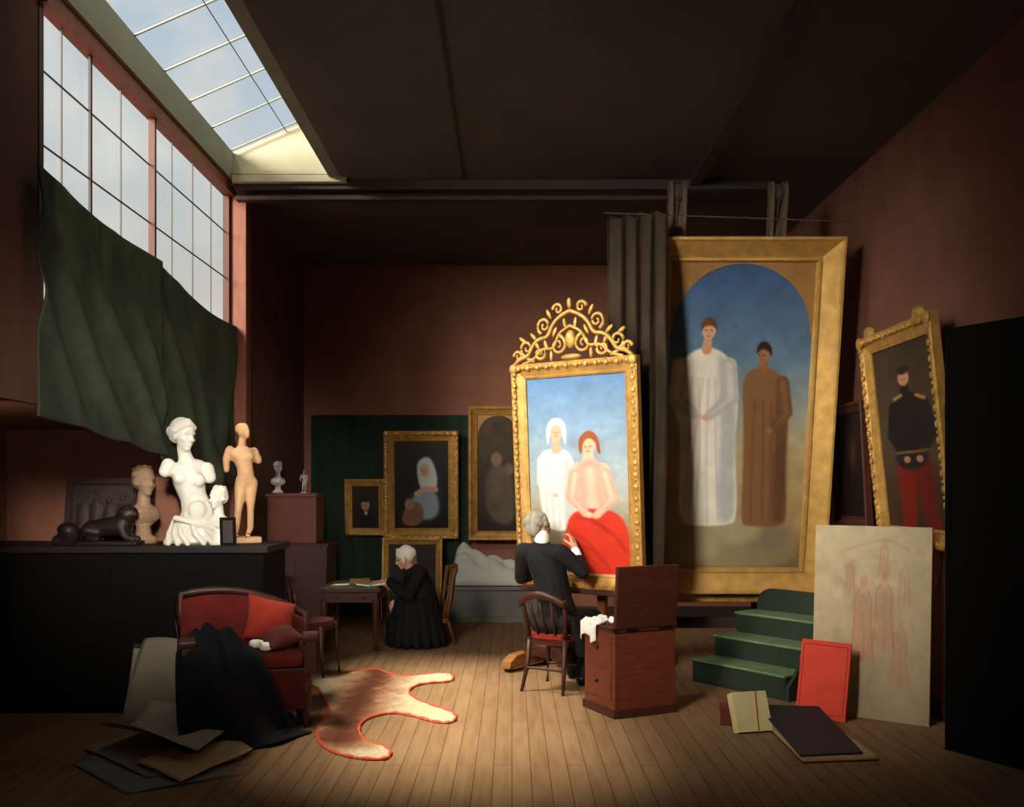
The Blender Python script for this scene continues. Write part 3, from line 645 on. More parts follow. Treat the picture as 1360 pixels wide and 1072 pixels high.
def figurine(label,c,h,m,arm,nm='statuette'):
    t=root(nm,label,'statue',tuple(c)); s=h
    obj('base',MB().bx(-.13*s,.13*s,-.11*s,.11*s,0,.05*s),m,t,bevel=.01*s)
    mb=MB(); z=.05*s
    mb.chain([(.02*s,0,z+.01*s),(.045*s,-.005*s,.12*s),(.045*s,-.005*s,.27*s),(.055*s,0,.50*s)],[.020*s,.028*s,.030*s,.054*s]); mb.chain([(-.08*s,-.02*s,z+.01*s),(-.068*s,-.02*s,.13*s),(-.055*s,-.04*s,.26*s),(-.03*s,0,.49*s)],[.020*s,.028*s,.030*s,.054*s])
    mb.ell((.02*s,-.04*s,z+.012*s),(.028*s,.055*s,.018*s)); mb.ell((-.08*s,-.06*s,z+.012*s),(.028*s,.055*s,.018*s))
    mb.ell((.012*s,0,.52*s),(.088*s,.065*s,.06*s),(0,.15,0)); mb.chain([(.012*s,0,.54*s),(.002*s,0,.63*s),(-.015*s,0,.70*s)],[.07*s,.066*s,.078*s]); mb.ell((-.022*s,0,.735*s),(.105*s,.065*s,.072*s),(0,-.12,0))
    mb.ell((-.07*s,-.045*s,.735*s),(.045*s,.028*s,.038*s)); mb.ell((.03*s,-.045*s,.725*s),(.045*s,.028*s,.038*s))
    mb.cap((-.025*s,0,.79*s),(-.02*s,-.01*s,.87*s),.034*s,.03*s); hf=Vector((-.012*s,-.02*s,.93*s)); f,sd,up,rot=head(mb,hf,(.6,-.75,.25),.62*s)
    mb.ell(hf+up*.026*s-f*.016*s,(.049*s,.058*s,.052*s),rot)
    for i in range(8):
        a=i/8*2*PI; mb.ell(hf+up*.05*s-f*.01*s+sd*(.038*s*math.cos(a))+f*(.04*s*math.sin(a)),(.017*s,.017*s,.015*s),u=8,v=6)
    if arm:
        mb.chain([(.075*s,0,.765*s),(.112*s,.0,.69*s)],[.037*s,.032*s]); mb.chain([(-.12*s,0,.775*s),(-.15*s,.01*s,.70*s),(-.145*s,.02*s,.61*s)],[.037*s,.031*s,.026*s])
    else:
        mb.chain([(.10*s,0,.76*s),(.14*s,0,.62*s),(.10*s,-.05*s,.5*s)],[.036*s,.03*s,.02*s]); mb.chain([(-.13*s,0,.76*s),(-.17*s,0,.62*s),(-.12*s,-.05*s,.52*s)],[.036*s,.03*s,.02*s])
    blob('figure',mb,m,t,.012*s,2); return t
c=P(325,719,7.3); c.z=CT; t=figurine('tall tan plaster standing male statue with broken arms on the counter',c,.89,M['ochre'],True,'statue'); t.rotation_euler=(0,0,.35)
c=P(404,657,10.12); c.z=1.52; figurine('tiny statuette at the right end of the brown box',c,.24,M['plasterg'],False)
# bronze beast
c=P(142,720,7.08)
t=root('bronze_sculpture','dark bronze crouching lion at the left end of the counter','sculpture',(c.x,7.08,CT)); t.scale=(.9,.9,.85)
obj('base',MB().bx(-.27,.27,-.1,.1,0,.03),M['bronze'],t,bevel=.006)
mb=MB(); mb.cap((-.12,0,.13),(.12,0,.16),.075,.09); mb.cap((.12,0,.17),(.17,0,.25),.075,.06); mb.ell((.19,-.01,.27),(.065,.055,.06)); mb.ell((.235,-.03,.255),(.035,.03,.028)); mb.ell((.16,0,.25),(.08,.08,.085))
for sy in(-.05,.05):
    mb.chain([(.14,sy,.12),(.17,sy,.06),(.23,sy,.045)],[.04,.03,.026]); mb.chain([(-.13,sy,.12),(-.06,sy,.1),(-.13,sy,.05),(-.06,sy,.045)],[.055,.04,.028,.026]); mb.ell((.175,sy*.8,.325),(.015,.012,.02))
mb.chain([(-.19,0,.13),(-.25,.02,.08),(-.23,.05,.05)],[.022,.018,.02]); blob('body',mb,M['bronze'],t,.011,2)
c=P(92,720,6.98)
t=root('bronze_sculpture','small dark bronze head lying left of the crouching lion','sculpture',(c.x,6.98,CT))
mb=MB(); mb.ell((0,0,.07),(.07,.06,.075)); mb.ell((.02,-.055,.07),(.015,.02,.02)); mb.ell((-.01,.0,.11),(.075,.065,.055)); mb.cap((0,0,.02),(-.08,0,.03),.04,.045); blob('head',mb,M['bronze'],t,.01,1)
t=root('relief_panel','dark rectangular relief panel leaning behind the bronze lion','relief',(-3.06,7.43,CT),0,math.radians(-8)); t.scale=(1.0,1,.95)
obj('slab',MB().bx(-.33,.33,-.03,0,0,.5),M['darkwood'],t,bevel=.006); obj('border',MB().frame(.66,.5,[(0,-.03),(0,-.045),(.04,-.045),(.05,-.03)]),M['darkwood'],t)
mb=MB(); 
for i in range(5): mb.ell((-.2+.1*i,-.035,.2+.04*math.sin(i*2)),(.04,.02,.12)); mb.ell((-.2+.1*i,-.04,.36+.04*math.sin(i*2)),(.025,.02,.03))
mb.bx(-.25,.25,-.036,-.025,.1,.3)
blob('relief_figures',mb,M['darkwood'],t,.01,2)
c=P(303,720,6.93)
t=root('framed_sketch','small dark framed picture leaning on the counter beside the male statue','picture',(c.x,6.93,CT),math.radians(25),math.radians(-10))
obj('frame',MB().frame(.11,.2,[(0,0),(0,-.015),(.018,-.015),(.022,0)]),M['blackwood'],t); obj('backing',MB().bx(-.045,.045,-.004,0,.01,.19),M['darkwood'],t)

# ================================================================== SETTEE
t=root('settee','small red velvet settee with dark carved frame before the black counter','settee',(-1.77,6.54,0),math.radians(20)); t.scale=(.94,.78,.95)
obj('seat_frame',MB().bx(-.45,.42,-.27,.22,.30,.42),M['mahogd'],t,bevel=.01)
obj('apron',MB().bx(-.40,.38,-.285,-.268,.14,.41),M['darkred'],t,bevel=.005)
obj('seat_cushion',MB().bx(-.40,.37,-.29,.16,.42,.54),M['redvelvet'],t,bevel=.05)
def topz(u): return .86+.08*math.sin(PI*(.15+.75*u))-.16*u*u
def fn(u,v): 
    x=-.44+.85*u; z=.42+(topz(u)-.44)*v
    return (x,.17+.05*v-.05*math.sin(PI*u)*math.sin(PI*v),z)
obj('backrest',MB().sheet(fn,16,8),M['redvelvet'],t,smooth=True,solid=.08)
rail=[(-.455,.16,.42),(-.465,.19,.80)]+[(-.44+.87*k/12,.225,topz(k/12)+.02) for k in range(13)]+[(.43,.17,.42)]
obj('back_rail',MB().tube(rail,.026,8),M['mahogd'],t,smooth=True)
for s in(-1,1):
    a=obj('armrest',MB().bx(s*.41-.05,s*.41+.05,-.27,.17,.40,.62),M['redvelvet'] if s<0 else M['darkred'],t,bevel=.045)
    obj('arm_scroll',MB().cyl((s*.41-.05,-.275,.63),(s*.41+.05,-.275,.63),.042),M['mahogd'],a)
    obj('arm_post',MB().box((s*.41,-.285,.50),(.07,.03,.25)),M['mahogd'],a,bevel=.005)
    for y in(-.24,.18): obj('leg',MB().lathe([(.022,0),(.03,.05),(.02,.1),(.035,.22),(.04,.32)],(s*.39,y,0)),M['mahogd'],t,smooth=True)
Ms=rmat(t)
def cushion(label,loc,rot,sz,m,th=.075):
    def f(sg):
        return lambda u,v: ((u-.5)*sz*(1-.12*math.sin(PI*v)),(v-.5)*sz*(1-.12*math.sin(PI*u)),sg*th*(max(0,math.sin(PI*u)*math.sin(PI*v)))**.6)
    mb=MB(); mb.sheet(f(1),14,14); mb.sheet(f(-1),14,14); bmesh.ops.remove_doubles(mb.bm,verts=mb.bm.verts,dist=1e-4)
    o=obj('cushion',mb,m,None,smooth=True,sub=1); o.location=Ms@Vector(loc); o.rotation_euler=rot; tag(o,label,'cushion')
cushion('plump bright red cushion propped against the settee back',(.16,.0,.73),(math.radians(55),math.radians(16),math.radians(26)),.36,M['cushred'],.095)
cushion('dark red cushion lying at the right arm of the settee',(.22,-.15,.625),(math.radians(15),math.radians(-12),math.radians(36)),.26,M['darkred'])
mb=MB()
for i in range(9): mb.ell((.06*math.cos(i*2.1)*(.4+i*.07),.045*math.sin(i*2.1),.03+.012*(i%3)),(.036,.03,.03),u=10,v=8)
o=blob('handkerchief',mb,M['white'],None,.009,2); o.location=Ms@Vector((.07,-.22,.545)); tag(o,'small crumpled white cloth on the red settee seat','cloth')
# dark cloth slumped over the near left side of the settee, trailing to the right
path=[(.02,.72),(-.08,.70),(-.22,.63),(-.33,.54),(-.41,.38),(-.50,.18),(-.64,.03),(-.84,.015)]
def fn(u,v):
    f=v*(len(path)-1); i=min(int(f),len(path)-2); q=f-i
    y=path[i][0]*(1-q)+path[i+1][0]*q; z=path[i][1]*(1-q)+path[i+1][1]*q
    spread=.17+.30*v; x=-.26+(u-.5)*2*spread*.9+.24*v*v
    fold=math.sin(u*13+2.8*math.sin(v*3+u)+2.0*noise.noise((u*3,v*3,4))); y+=-.045*(1+fold)*min(1,v*2); z+=.02*fold*(1 if v<.55 else .5)
    if v<.35: z+=.06*noise.noise((u*4,v*6,1))-.10*(abs(u-.5)*2)**2*(1-v)
    if u>.5: y+=(u-.5)*1.3*max(0,v-.45)
    return tuple(Ms@Vector((x,y,max(.012,z))))
o=obj('throw',MB().sheet(fn,60,50),M['navy'],None,smooth=True,solid=.012,sm=2); tag(o,'dark blue black cloth thrown over the settee and trailing on the floor','throw')
def fn(u,v):
    p=Vector((-1.72,6.10,0)).lerp(Vector((-1.46,6.62,0)),u); w_=.12+.11*math.sin(PI*min(1,u*1.0+.2))
    q=(v-.5)*2; x=p.x+.8*w_*q; y=p.y-.3*w_*q
    return (x,y,.02+.06*(1-q*q)*(1-.6*u)+.025*math.sin(v*11+u*5)*(1-q*q))
o=obj('fallen_cloth',MB().sheet(fn,30,24),M['navy'],None,smooth=True,solid=.01); tag(o,'dark crumpled cloth end lying on the floor beside the fur rug','cloth')

# ================================================================== CHAIRS
def chair(name,label,loc,rz,m,ms,sh=.44,bh=.78,group=None,slats=4,arch=.025):
    t=root(name,label,'chair',loc,rz,group=group); w=.21
    pts=[(-w,-.2),(w,-.2),(w*.86,.19),(-w*.86,.19)]
    obj('seat',MB().prism([(x,y,sh-.035) for x,y in chaikin(pts,2)],(0,0,.04)),ms,t,bevel=.008)
    obj('apron',MB().bx(-.19,.19,-.18,-.16,sh-.08,sh-.035).bx(-.19,.19,.15,.17,sh-.08,sh-.035).bx(-.19,-.17,-.18,.17,sh-.08,sh-.035).bx(.17,.19,-.18,.17,sh-.08,sh-.035),m,t)
    for x in(-1,1):
        obj('leg',MB().tube([(x*.17,-.17,sh-.03),(x*.175,-.18,.2),(x*.19,-.2,0)],[.022,.018,.013]),m,t,smooth=True)
        obj('leg',MB().tube([(x*.155,.16,sh-.03),(x*.16,.19,.2),(x*.18,.25,0)],[.022,.018,.013]),m,t,smooth=True)
        obj('back_post',MB().tube([(x*.16,.17,sh-.02),(x*.175,.2,sh+.15),(x*.185,.24,bh-.03)],[.02,.018,.018]),m,t,smooth=True)
    def rf(u,v): 
        q=-1+2*u; return (q*.2,.245+.05*(1-q*q),bh-.04-.055*(1-v)+arch*(1-q*q)*1.6)
    obj('top_rail',MB().sheet(rf,16,2),m,t,smooth=True,solid=.025)
    for i in range(slats):
        q=-1+2*(i+1)/(slats+1); obj('slat',MB().tube([(q*.15,.17,sh),(q*.17,.21+.03*(1-q*q),sh+.14),(q*.18,.24+.05*(1-q*q),bh-.05)],[.011,.014,.011]),m,t,smooth=True)
    for a,b in(((-.175,-.18,.16),(.175,-.18,.16)),((-.165,.2,.18),(.165,.2,.18))): obj('stretcher',MB().cyl(a,b,.01),m,t)
    return t
chair('dining_chair','dark red wooden chair with rounded spindle back under the painter',(.355,7.74,0),math.radians(150),M['mahogd'],M['cushred'],bh=.75,slats=3,arch=.05)
chair('dining_chair','dull honey coloured wooden chair behind the reading woman',(-.86,9.95,0),math.radians(-75),M['oakd'],M['oakd'],sh=.30,bh=.80)
chair('dining_chair','reddish slatted wooden chair between the settee and the writing table',(-1.72,8.3,0),math.radians(80),M['mahogd'],M['darkred'],sh=.46,bh=.84,slats=6)

# ================================================================== PAINT CHEST
t=root('paint_chest','mahogany paint chest with raised lid beside the seated painter','chest',(.84,7.0,0),math.radians(25))
obj('body',MB().bx(-.25,.25,-.21,.21,.04,.60),M['mahog'],t,bevel=.008)
obj('plinth',MB().bx(-.262,.262,-.222,.222,0,.06),M['mahogd'],t,bevel=.006)
obj('rim',MB().bx(-.26,.26,-.22,-.19,.59,.62).bx(-.26,.26,.19,.22,.59,.62).bx(-.26,-.23,-.22,.22,.59,.62).bx(.23,.26,-.22,.22,.59,.62),M['mahogd'],t)
obj('lid',MB().box((0,-.225,.83),(.5,.035,.43),0,math.radians(4)),M['mahogd'],t,bevel=.006)
for x in(-.14,.14): obj('hinge',MB().cyl((x-.04,-.235,.62),(x+.04,-.235,.62),.01),M['bronze'],t)
d=obj('drawer',MB().bx(-.257,-.25,-.17,.17,.38,.55),M['mahog'],t,bevel=.003); obj('knob',MB().ell((-.27,0,.465),(.014,.014,.014)),M['bronze'],d)
d=obj('drawer',MB().bx(-.257,-.25,-.17,.17,.12,.34),M['mahog'],t,bevel=.003); obj('knob',MB().ell((-.27,0,.23),(.014,.014,.014)),M['bronze'],d)
Mc=rmat(t)
def fn(u,v):
    x=-.31+.2*u; y=.0+.2*v
    z=.635+.03*noise.noise((u*5,v*5,2)) 
    if u<.3: x=-.275-.02*math.sin(v*9); z=.635-(.3-u)*.42-.03*math.sin(v*7)
    return tuple(Mc@Vector((x,y,z+.012*math.sin(u*14+v*9))))
o=obj('paint_rag',MB().sheet(fn,24,24),M['white'],None,smooth=True,solid=.008); tag(o,'white rag hanging over the edge of the paint chest','rag')

# ================================================================== FUR RUG
outl=[(397,904),(404,897),(422,896),(442,900),(460,896),(478,891),(498,888),(514,896),(540,900),(575,896),(599,896),(603,902),(598,907),(575,908),(553,911),(541,919),(550,930),(574,939),(598,946),(607,953),(602,961),(586,962),(565,957),(540,950),(519,948),(495,953),(481,960),(476,969),(480,981),(492,990),(511,993),(520,1001),(514,1011),(482,1010),(455,1005),(432,996),(421,982),(423,965),(436,951),(439,942),(429,930),(425,916),(412,911)]
gp=[(G(x,y).x,G(x,y).y) for x,y in outl]; gp=chaikin(gp,1)
xs=[q[0] for q in gp]; ys=[q[1] for q in gp]; nx,ny=120,190
X,Y=np.meshgrid(np.linspace(min(xs),max(xs),nx),np.linspace(min(ys),max(ys),ny)); sd_=sdpoly(X,Y,gp)
sa=G(505,893); sb=G(478,930); sc=G(452,985)
dsp=np.minimum(segdist(X,Y,(sa.x,sa.y),(sb.x,sb.y)),segdist(X,Y,(sb.x,sb.y),(sc.x,sc.y)))
nn=.7*smooth_noise(ny,nx,6)+.3*rng.normal(0,1,X.shape)
a=np.clip(1.2-dsp/.30+nn*.15,0,1)[...,None]
C=np.array((196,176,142.))*(1-a)+np.array((138,84,56.))*a
dk=np.clip(1.1-dsp/.14+nn*.2,0,1)[...,None]*.75; C=C*(1-dk)+np.array((82,44,32.))*dk
C*=(1+.05*rng.normal(0,1,X.shape))[...,None]
vid={}; vs=[]; cs=[]; fs=[]
def V_(i,j):
    if (i,j) not in vid:
        vid[(i,j)]=len(vs); vs.append((X[j,i],Y[j,i],.008+.002*math.sin(X[j,i]*9)*math.sin(Y[j,i]*7))); cs.append(C[j,i])
    return vid[(i,j)]
sm=(sd_[:-1,:-1]+sd_[1:,1:])/2
for j in range(ny-1):
    for i in range(nx-1):
        if sm[j,i]<.004: fs.append((V_(i,j),V_(i+1,j),V_(i+1,j+1),V_(i,j+1)))
t=root('fur_rug','tan animal skin rug with red scalloped border on the floor','rug',((min(xs)+max(xs))/2,(min(ys)+max(ys))/2,0))
me=bpy.data.meshes.new('pelt'); me.from_pydata([(v[0]-t.location.x,v[1]-t.location.y,v[2]) for v in vs],[],fs)
c=np.clip(np.array(cs),0,255)/255.; l=np.where(c<=.04045,c/12.92,((c+.055)/1.055)**2.4)
at=me.color_attributes.new('Col','FLOAT_COLOR','POINT'); at.data.foreach_set('color',np.concatenate([l,np.ones((len(l),1))],1).astype(np.float32).ravel())
link('pelt',me,M['fur'],t,True,solid=.006)
P2=chaikin(gp,1)
mb=MB(); mb.tube([(x,y,.008) for x,y in P2],[.011+.004*math.sin(k*1.9) for k in range(len(P2))],6,True); obj('border',mb,M['redtrim'],t,world=True,smooth=True)

# ================================================================== BOOKS ON FLOOR, RIGHT
a=G(958,968); t=root('wooden_box','small red brown box on the floor behind the cream book','box',(a.x+.03,a.y+.08,0),math.radians(-12))
obj('body',MB().bx(-.02,.2,0,.16,0,.11),M['brownleather'],t,bevel=.004); obj('lid',MB().bx(-.025,.205,-.005,.165,.11,.13),M['brownleather'],t,bevel=.004)
a=G(974,972); t=root('book','thick cream covered book propped up against the small red brown box','book',(a.x+.13,a.y-.02,0),math.radians(14),math.radians(-24))
obj('cover',MB().bx(-.12,.12,-.036,-.029,0,.26).bx(-.12,.12,.029,.036,0,.26).bx(-.126,-.118,-.036,.036,0,.26),M['cream_book'],t,bevel=.002); obj('pages',MB().bx(-.116,.112,-.029,.029,.006,.254),M['white'],t)
obj('tie_ribbon',MB().box((.03,-.038,.13),(.008,.003,.26),0,0,math.radians(6)),M['oak'],t)
q=[G(1010,958),G(1066,1015),G(1168,1011),G(1098,960)]
t=root('portfolio','blue black portfolio lying open on the floor with pale sheets beneath its cover','portfolio',tuple(q[1]))
def quad(name,pts,z,th,m): obj(name,MB().prism([Vector((p.x,p.y,z)) for p in pts],(0,0,th)),m,t,world=True,bevel=.002)
cen=sum(q,Vector())/4
quad('back_cover',q,.003,.006,M['brownleather'])
quad('sheets',[cen+(p-cen)*.975 for p in q],.009,.016,M['paperb'])
tq=[q[0]+Vector((-.02,.02,.10)),q[1]+Vector((-.0,.05,.03)),q[2]+Vector((-.08,.05,.03)),q[3]+Vector((-.05,.02,.10))]
obj('front_cover',MB().prism(tq,(0,0,.008)),M['blackleather'],t,world=True)
# ================================================================== PAPERS, LEFT
def sheetq(name,label,px,z,m,cat='paper',curl=.02,seed=0):
    q=[G(*p) for p in px]
    def fn(u,v):
        p=(q[0]*(1-u)+q[1]*u)*(1-v)+(q[3]*(1-u)+q[2]*u)*v
        return (p.x,p.y,z+curl*(abs(u-.5)*2)**2*(.5+.5*math.sin(seed+v*3))+.004*math.sin(u*7+v*5))
    o=obj(name,MB().sheet(fn,16,16),m,None,smooth=True,solid=.004); tag(o,label,cat); return o
sheetq('paper_sheet','blue grey sheet at bottom of the paper pile on the left floor',[(96,1016),(186,980),(318,1030),(168,1056)],.006,M['paperblue'],curl=.0)
sheetq('paper_sheet','dull grey sheet under the pale drawing beside the leaning folder',[(110,998),(206,966),(322,1010),(196,1036)],.014,M['paperd'],curl=.005)
sheetq('mount_board','buff mount with worn face on the paper pile',[(180,1020),(292,974),(336,1002),(240,1046)],.03,M['paperb'],'mount',curl=.006)
sheetq('paper_sheet','large curling pale grey drawing sheet on top of the paper pile',[(132,1000),(200,968),(306,984),(262,1020)],.09,M['paperg'],curl=.10,seed=1)
t=root('drawing_board','slumped dull grey folder of sheets leaning against the black counter','folder',(-2.34,6.55,0),math.radians(4),math.radians(-24)); t.scale=(1.05,1,1)
def fn(u,v): return (-.25+.46*u+.08*v, -.02-.12*math.sin(PI*v*.9)*(.5+.5*u)-.07*v*v*math.sin(PI*u), (.58-.10*u*u)*v)
obj('front_board',MB().sheet(fn,14,14),M['paperd'],t,smooth=True,solid=.006); obj('back_board',MB().bx(-.25,.25,.012,.02,0,.56),M['blackleather'],t); obj('papers',MB().bx(-.235,.235,-.012,.012,.01,.52),M['paperd'],t)

# ================================================================== WRITING TABLE
t=root('writing_table','dark writing table with green top before the reading woman','table',(-1.54,9.80,0))
obj('tabletop',MB().bx(-.33,.27,-.38,.40,.57,.61),M['mahogd'],t,bevel=.006)
obj('baize',MB().bx(-.31,.25,-.36,.38,.61,.614),M['greentop'],t)
obj('apron',MB().bx(-.30,.24,-.35,.37,.47,.57),M['mahogd'],t)
for x in(-.28,.22):
    for y in(-.33,.35): obj('leg',MB().lathe([(.018,0),(.026,.03),(.018,.06),(.03,.3),(.034,.44),(.034,.5)],(x,y,0)),M['mahogd'],t,smooth=True)
for i in range(2):
    d=obj('drawer',MB().bx(-.27+.26*i,-.03+.26*i,-.358,-.35,.485,.555),M['mahogd'],t,bevel=.003); obj('knob',MB().ell((-.15+.26*i,-.366,.52),(.012,.012,.012)),M['bronze'],d)
t=root('open_book','open white book on the green table before the woman','book',(-1.40,9.60,.615),.3)
for s in(-1,1): obj('page',MB().box((s*.07,0,.018),(.14,.19,.012),0,0,s*-.15),M['white'],t)
obj('spine',MB().bx(-.01,.01,-.095,.095,0,.012),M['brownleather'],t)
t=root('letter','cream letter sheets at left of the green tabletop','paper',(-1.70,9.7,.615),-.1)
obj('sheet',MB().bx(-.08,.08,-.07,.07,0,.006),M['cream_book'],t); obj('top_sheet',MB().box((.01,.01,.008),(.14,.12,.003),.3),M['white'],t)
t=root('small_book','small tan book lying near the back of the writing table','book',(-1.55,9.96,.615),.2)
obj('cover',MB().bx(-.1,.1,-.06,.06,0,.006).bx(-.1,.1,-.06,.06,.036,.042).bx(-.1,.1,-.063,-.058,0,.042),M['oak'],t); obj('pages',MB().bx(-.095,.095,-.058,.055,.006,.036),M['white'],t)

# ================================================================== PLINTH + DRAPED FORM
t=root('stone_plinth','low grey block by the back wall carrying the draped form','plinth',(-.22,11.45,0))
obj('block',MB().bx(-.53,.75,.03,.5,0,.37),M['stone'],t,bevel=.008); obj('slab',MB().bx(-.55,.77,.0,.52,.37,.415),M['stone'],t,bevel=.008); obj('base',MB().bx(-.55,.77,0.0,.52,0,.06),M['stone'],t)
prof_x=[-.53,-.46,-.38,-.26,-.10,.08,.24,.40,.56,.72]; prof_h=[.02,.40,.46,.40,.33,.28,.24,.19,.11,.02]
def fn(u,v):
    x=-.53+1.25*u; h=float(np.interp(x,prof_x,prof_h)); q=-1+2*v
    cs_=max(0,1-abs(q)**2.2)**.75
    z=.006+h*cs_+(.030*math.sin((q*1.3+x*1.9)*7+1.5*noise.noise((x*3,q*2,1)))+.016*math.sin((q*.8-x*1.6)*13))*cs_*min(1,h*6)
    return (x,q*.22,max(.004,z))
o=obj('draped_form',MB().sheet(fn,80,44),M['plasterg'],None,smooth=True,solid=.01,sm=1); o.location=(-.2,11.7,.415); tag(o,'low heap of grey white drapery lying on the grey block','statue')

# ================================================================== PEOPLE
# ---- painter
FW=Vector((.5,.866,0)); RT=Vector((.866,-.5,0))
pel=Vector((.37,7.77,.51)); t=root('person','seated painter in black frock coat with grey hair, brush raised to canvas','person',(.37,7.77,0))
sc=Vector((.24,7.79,1.07)); rs=sc+RT*.165; ls=sc-RT*.165; hc=Vector((.215,7.84,1.275))
re=Vector((.56,7.72,.92)); rw=Vector((.505,7.85,1.08)); rd=Vector((-.12,.35,.75)).normalized()
le=Vector((.075,7.98,.85)); lw=Vector((.22,8.1,.86))
rh=pel+RT*.085; lh=pel-RT*.085; rk=Vector((.66,7.98,.51)); lk=Vector((.47,8.09,.51)); rf=Vector((.56,7.84,.07)); lf=Vector((.50,8.12,.07))
mb=MB(); fvec=(.80,.58,-.05); f,sd,up,rot=head(mb,hc,fvec,1.0)
mb.cap(sc+Vector((0,0,.02)),hc-Vector((0,0,.06)),.055,.052)
mb.chain([pel,(pel+sc)/2,sc-Vector((0,0,.06))],[.115,.11,.10]); mb.cap(ls,rs,.055,.055)
mb.chain([rs,re,rw],[.046,.038,.028]); mb.chain([ls,le,lw],[.046,.038,.028]); hand(mb,rw,rd,(-.6,.3,-.5),.8,1.08,-1); hand(mb,lw,(.7,.6,.1),(0,.0,1),.6,1.0)
mb.chain([rh,rk,rf],[.075,.056,.038]); mb.chain([lh,lk,lf],[.075,.056,.038]); mb.cap(rf,rf+Vector((.10,.1,-.03)),.035,.03); mb.cap(lf,lf+Vector((.08,.1,-.03)),.035,.03)
blob('body',mb,M['skin'],t,.008,2,world=True)
eyes(hc,f,sd,up,1.0,t)
mb=MB(); mb.ell(hc+up*.045-f*.025,(.084,.1,.083),rot); mb.ell(hc-f*.055-up*.01,(.078,.06,.08),rot)
for q in(-1,1): mb.cap(hc+sd*q*.075+up*.03+f*.015,hc+sd*q*.074-up*.03+f*.02,.02,.014)
for i in range(22):
    a=random.uniform(0,2*PI); b_=random.uniform(-.2,1.0); v=Vector((math.cos(a)*math.cos(b_),math.sin(a)*math.cos(b_),math.sin(b_)))
    if v.dot(f)<.35: mb.ell(hc-f*.025+up*.02+Vector((v.x*.085,v.y*.085,v.z*.09)),(.025,.025,.025),u=8,v=6)
blob('hair',mb,M['greyhair'],t,.008,1,world=True)
u1=(rw-re).normalized(); u2=(lw-le).normalized()
mb=MB(); mb.chain([pel-Vector((0,0,.02)),pel+Vector((-.03,0,.18)),(pel+sc)/2+Vector((0,0,.08)),sc-Vector((0,0,.06))],[.18,.14,.142,.125])
mb.cap(ls,rs,.072,.072); mb.cap(sc,sc+Vector((0,.01,.07)),.078,.066)
mb.chain([rs,re,rw-u1*.08],[.074,.056,.042]); mb.chain([ls,le,lw-u2*.08],[.074,.056,.042])
mb.ell(pel+Vector((0,0,-.005)),(.23,.20,.105)); 
for i in range(7):   # coat skirts hanging over the seat edge
    q=-1+2*i/6; top=pel+RT*q*.16-FW*.10+Vector((0,0,.02)); mb.cap(top,pel+RT*(q*.15+.10)-FW*(.14 if q<.6 else .02)+Vector((0,0,-.22 if q>.2 else -.09)),.055,.035)
mb.chain([rh,rk],[.112,.088]); mb.chain([lh,lk-FW*.1],[.10,.085])
blob('frock_coat',mb,M['coat'],t,.011,3,world=True)
mb=MB(); mb.cap(sc+Vector((0,0,.095)),sc+Vector((0,.005,.125)),.062,.058); blob('collar',mb,M['white'],t,.008,1,world=True)
mb=MB(); mb.cap(rw-u1*.065,rw-u1*.012,.041,.041); blob('cuff',mb,M['white'],t,.008,1,world=True)
mb=MB(); mb.chain([rh,rk,rf+Vector((0,0,.03))],[.095,.072,.052]); mb.chain([lh,lk,lf+Vector((0,0,.03))],[.095,.072,.052]); blob('trousers',mb,M['trous'],t,.011,2,world=True)
for ft in(rf,lf):
    mb=MB(); mb.cap(ft+Vector((0,0,-.02)),ft+Vector((.11,.12,-.035)),.048,.034); mb.bx(ft.x-.03,ft.x+.02,ft.y-.03,ft.y+.02,0.002,.04); blob('shoe',mb,M['shoe'],t,.008,1,world=True)
bp0=rw+rd*.06+Vector((-.025,.0,.0)); o=root('paintbrush','thin paintbrush held in the raised hand of the painter','brush',tuple(bp0))
obj('handle',MB().tube([bp0,bp0+Vector((-.01,.07,.11))],[.006,.003],6),M['oak'],o,world=True); obj('bristles',MB().tube([bp0+Vector((-.01,.07,.11)),bp0+Vector((-.012,.08,.125))],[.005,.002],6),M['darkred'],o,world=True)

# ---- reading woman
t=root('person','seated woman in dark dress and white bonnet reading at the green table','person',(-.96,9.85,0))
pel=Vector((-.90,9.88,.40)); sc=Vector((-.985,9.86,.70)); hc=Vector((-1.085,9.82,.875)); fvec=Vector((-.90,-.36,-.36))
mb=MB(); S=.88; f,sd,up,rot=head(mb,hc,fvec,S); mb.cap(sc+Vector((0,0,.03)),hc-up*.05,.045,.045)
ws=Vector((-.35,.94,0)); s1=sc+ws*.14; s2=sc-ws*.14
mb.chain([pel,sc],[.11,.1]); mb.cap(s1,s2,.05,.05)
e2=Vector((-1.03,9.66,.50)); w2=Vector((-1.25,9.58,.645)); e1=Vector((-1.05,9.98,.50)); w1=Vector((-1.27,9.82,.645))
mb.chain([s2,e2,w2],[.042,.036,.026]); mb.chain([s1,e1,w1],[.042,.036,.026]); hand(mb,w2,(-1,.1,.0),(0,0,-1),.25,.85); hand(mb,w1,(-1,-.3,.0),(0,0,-1),.25,.85,-1)
k1=Vector((-1.17,9.95,.40)); k2=Vector((-1.17,9.78,.40))
for k in(k1,k2): mb.chain([pel,k,k+Vector((.03,-.02,-.34))],[.08,.06,.04]); mb.cap(k+Vector((.03,-.02,-.34)),k+Vector((-.06,-.04,-.36)),.03,.025)
blob('body',mb,M['skin'],t,.0085,2,world=True)
eyes(hc,f,sd,up,S,t)
mb=MB(); mb.chain([pel,(pel+sc)/2+Vector((.015,0,.02)),sc-Vector((-.015,0,.02))],[.17,.145,.13]); mb.cap(s1,s2,.072,.072); mb.cap(sc,sc+Vector((-.03,0,.06)),.068,.052)
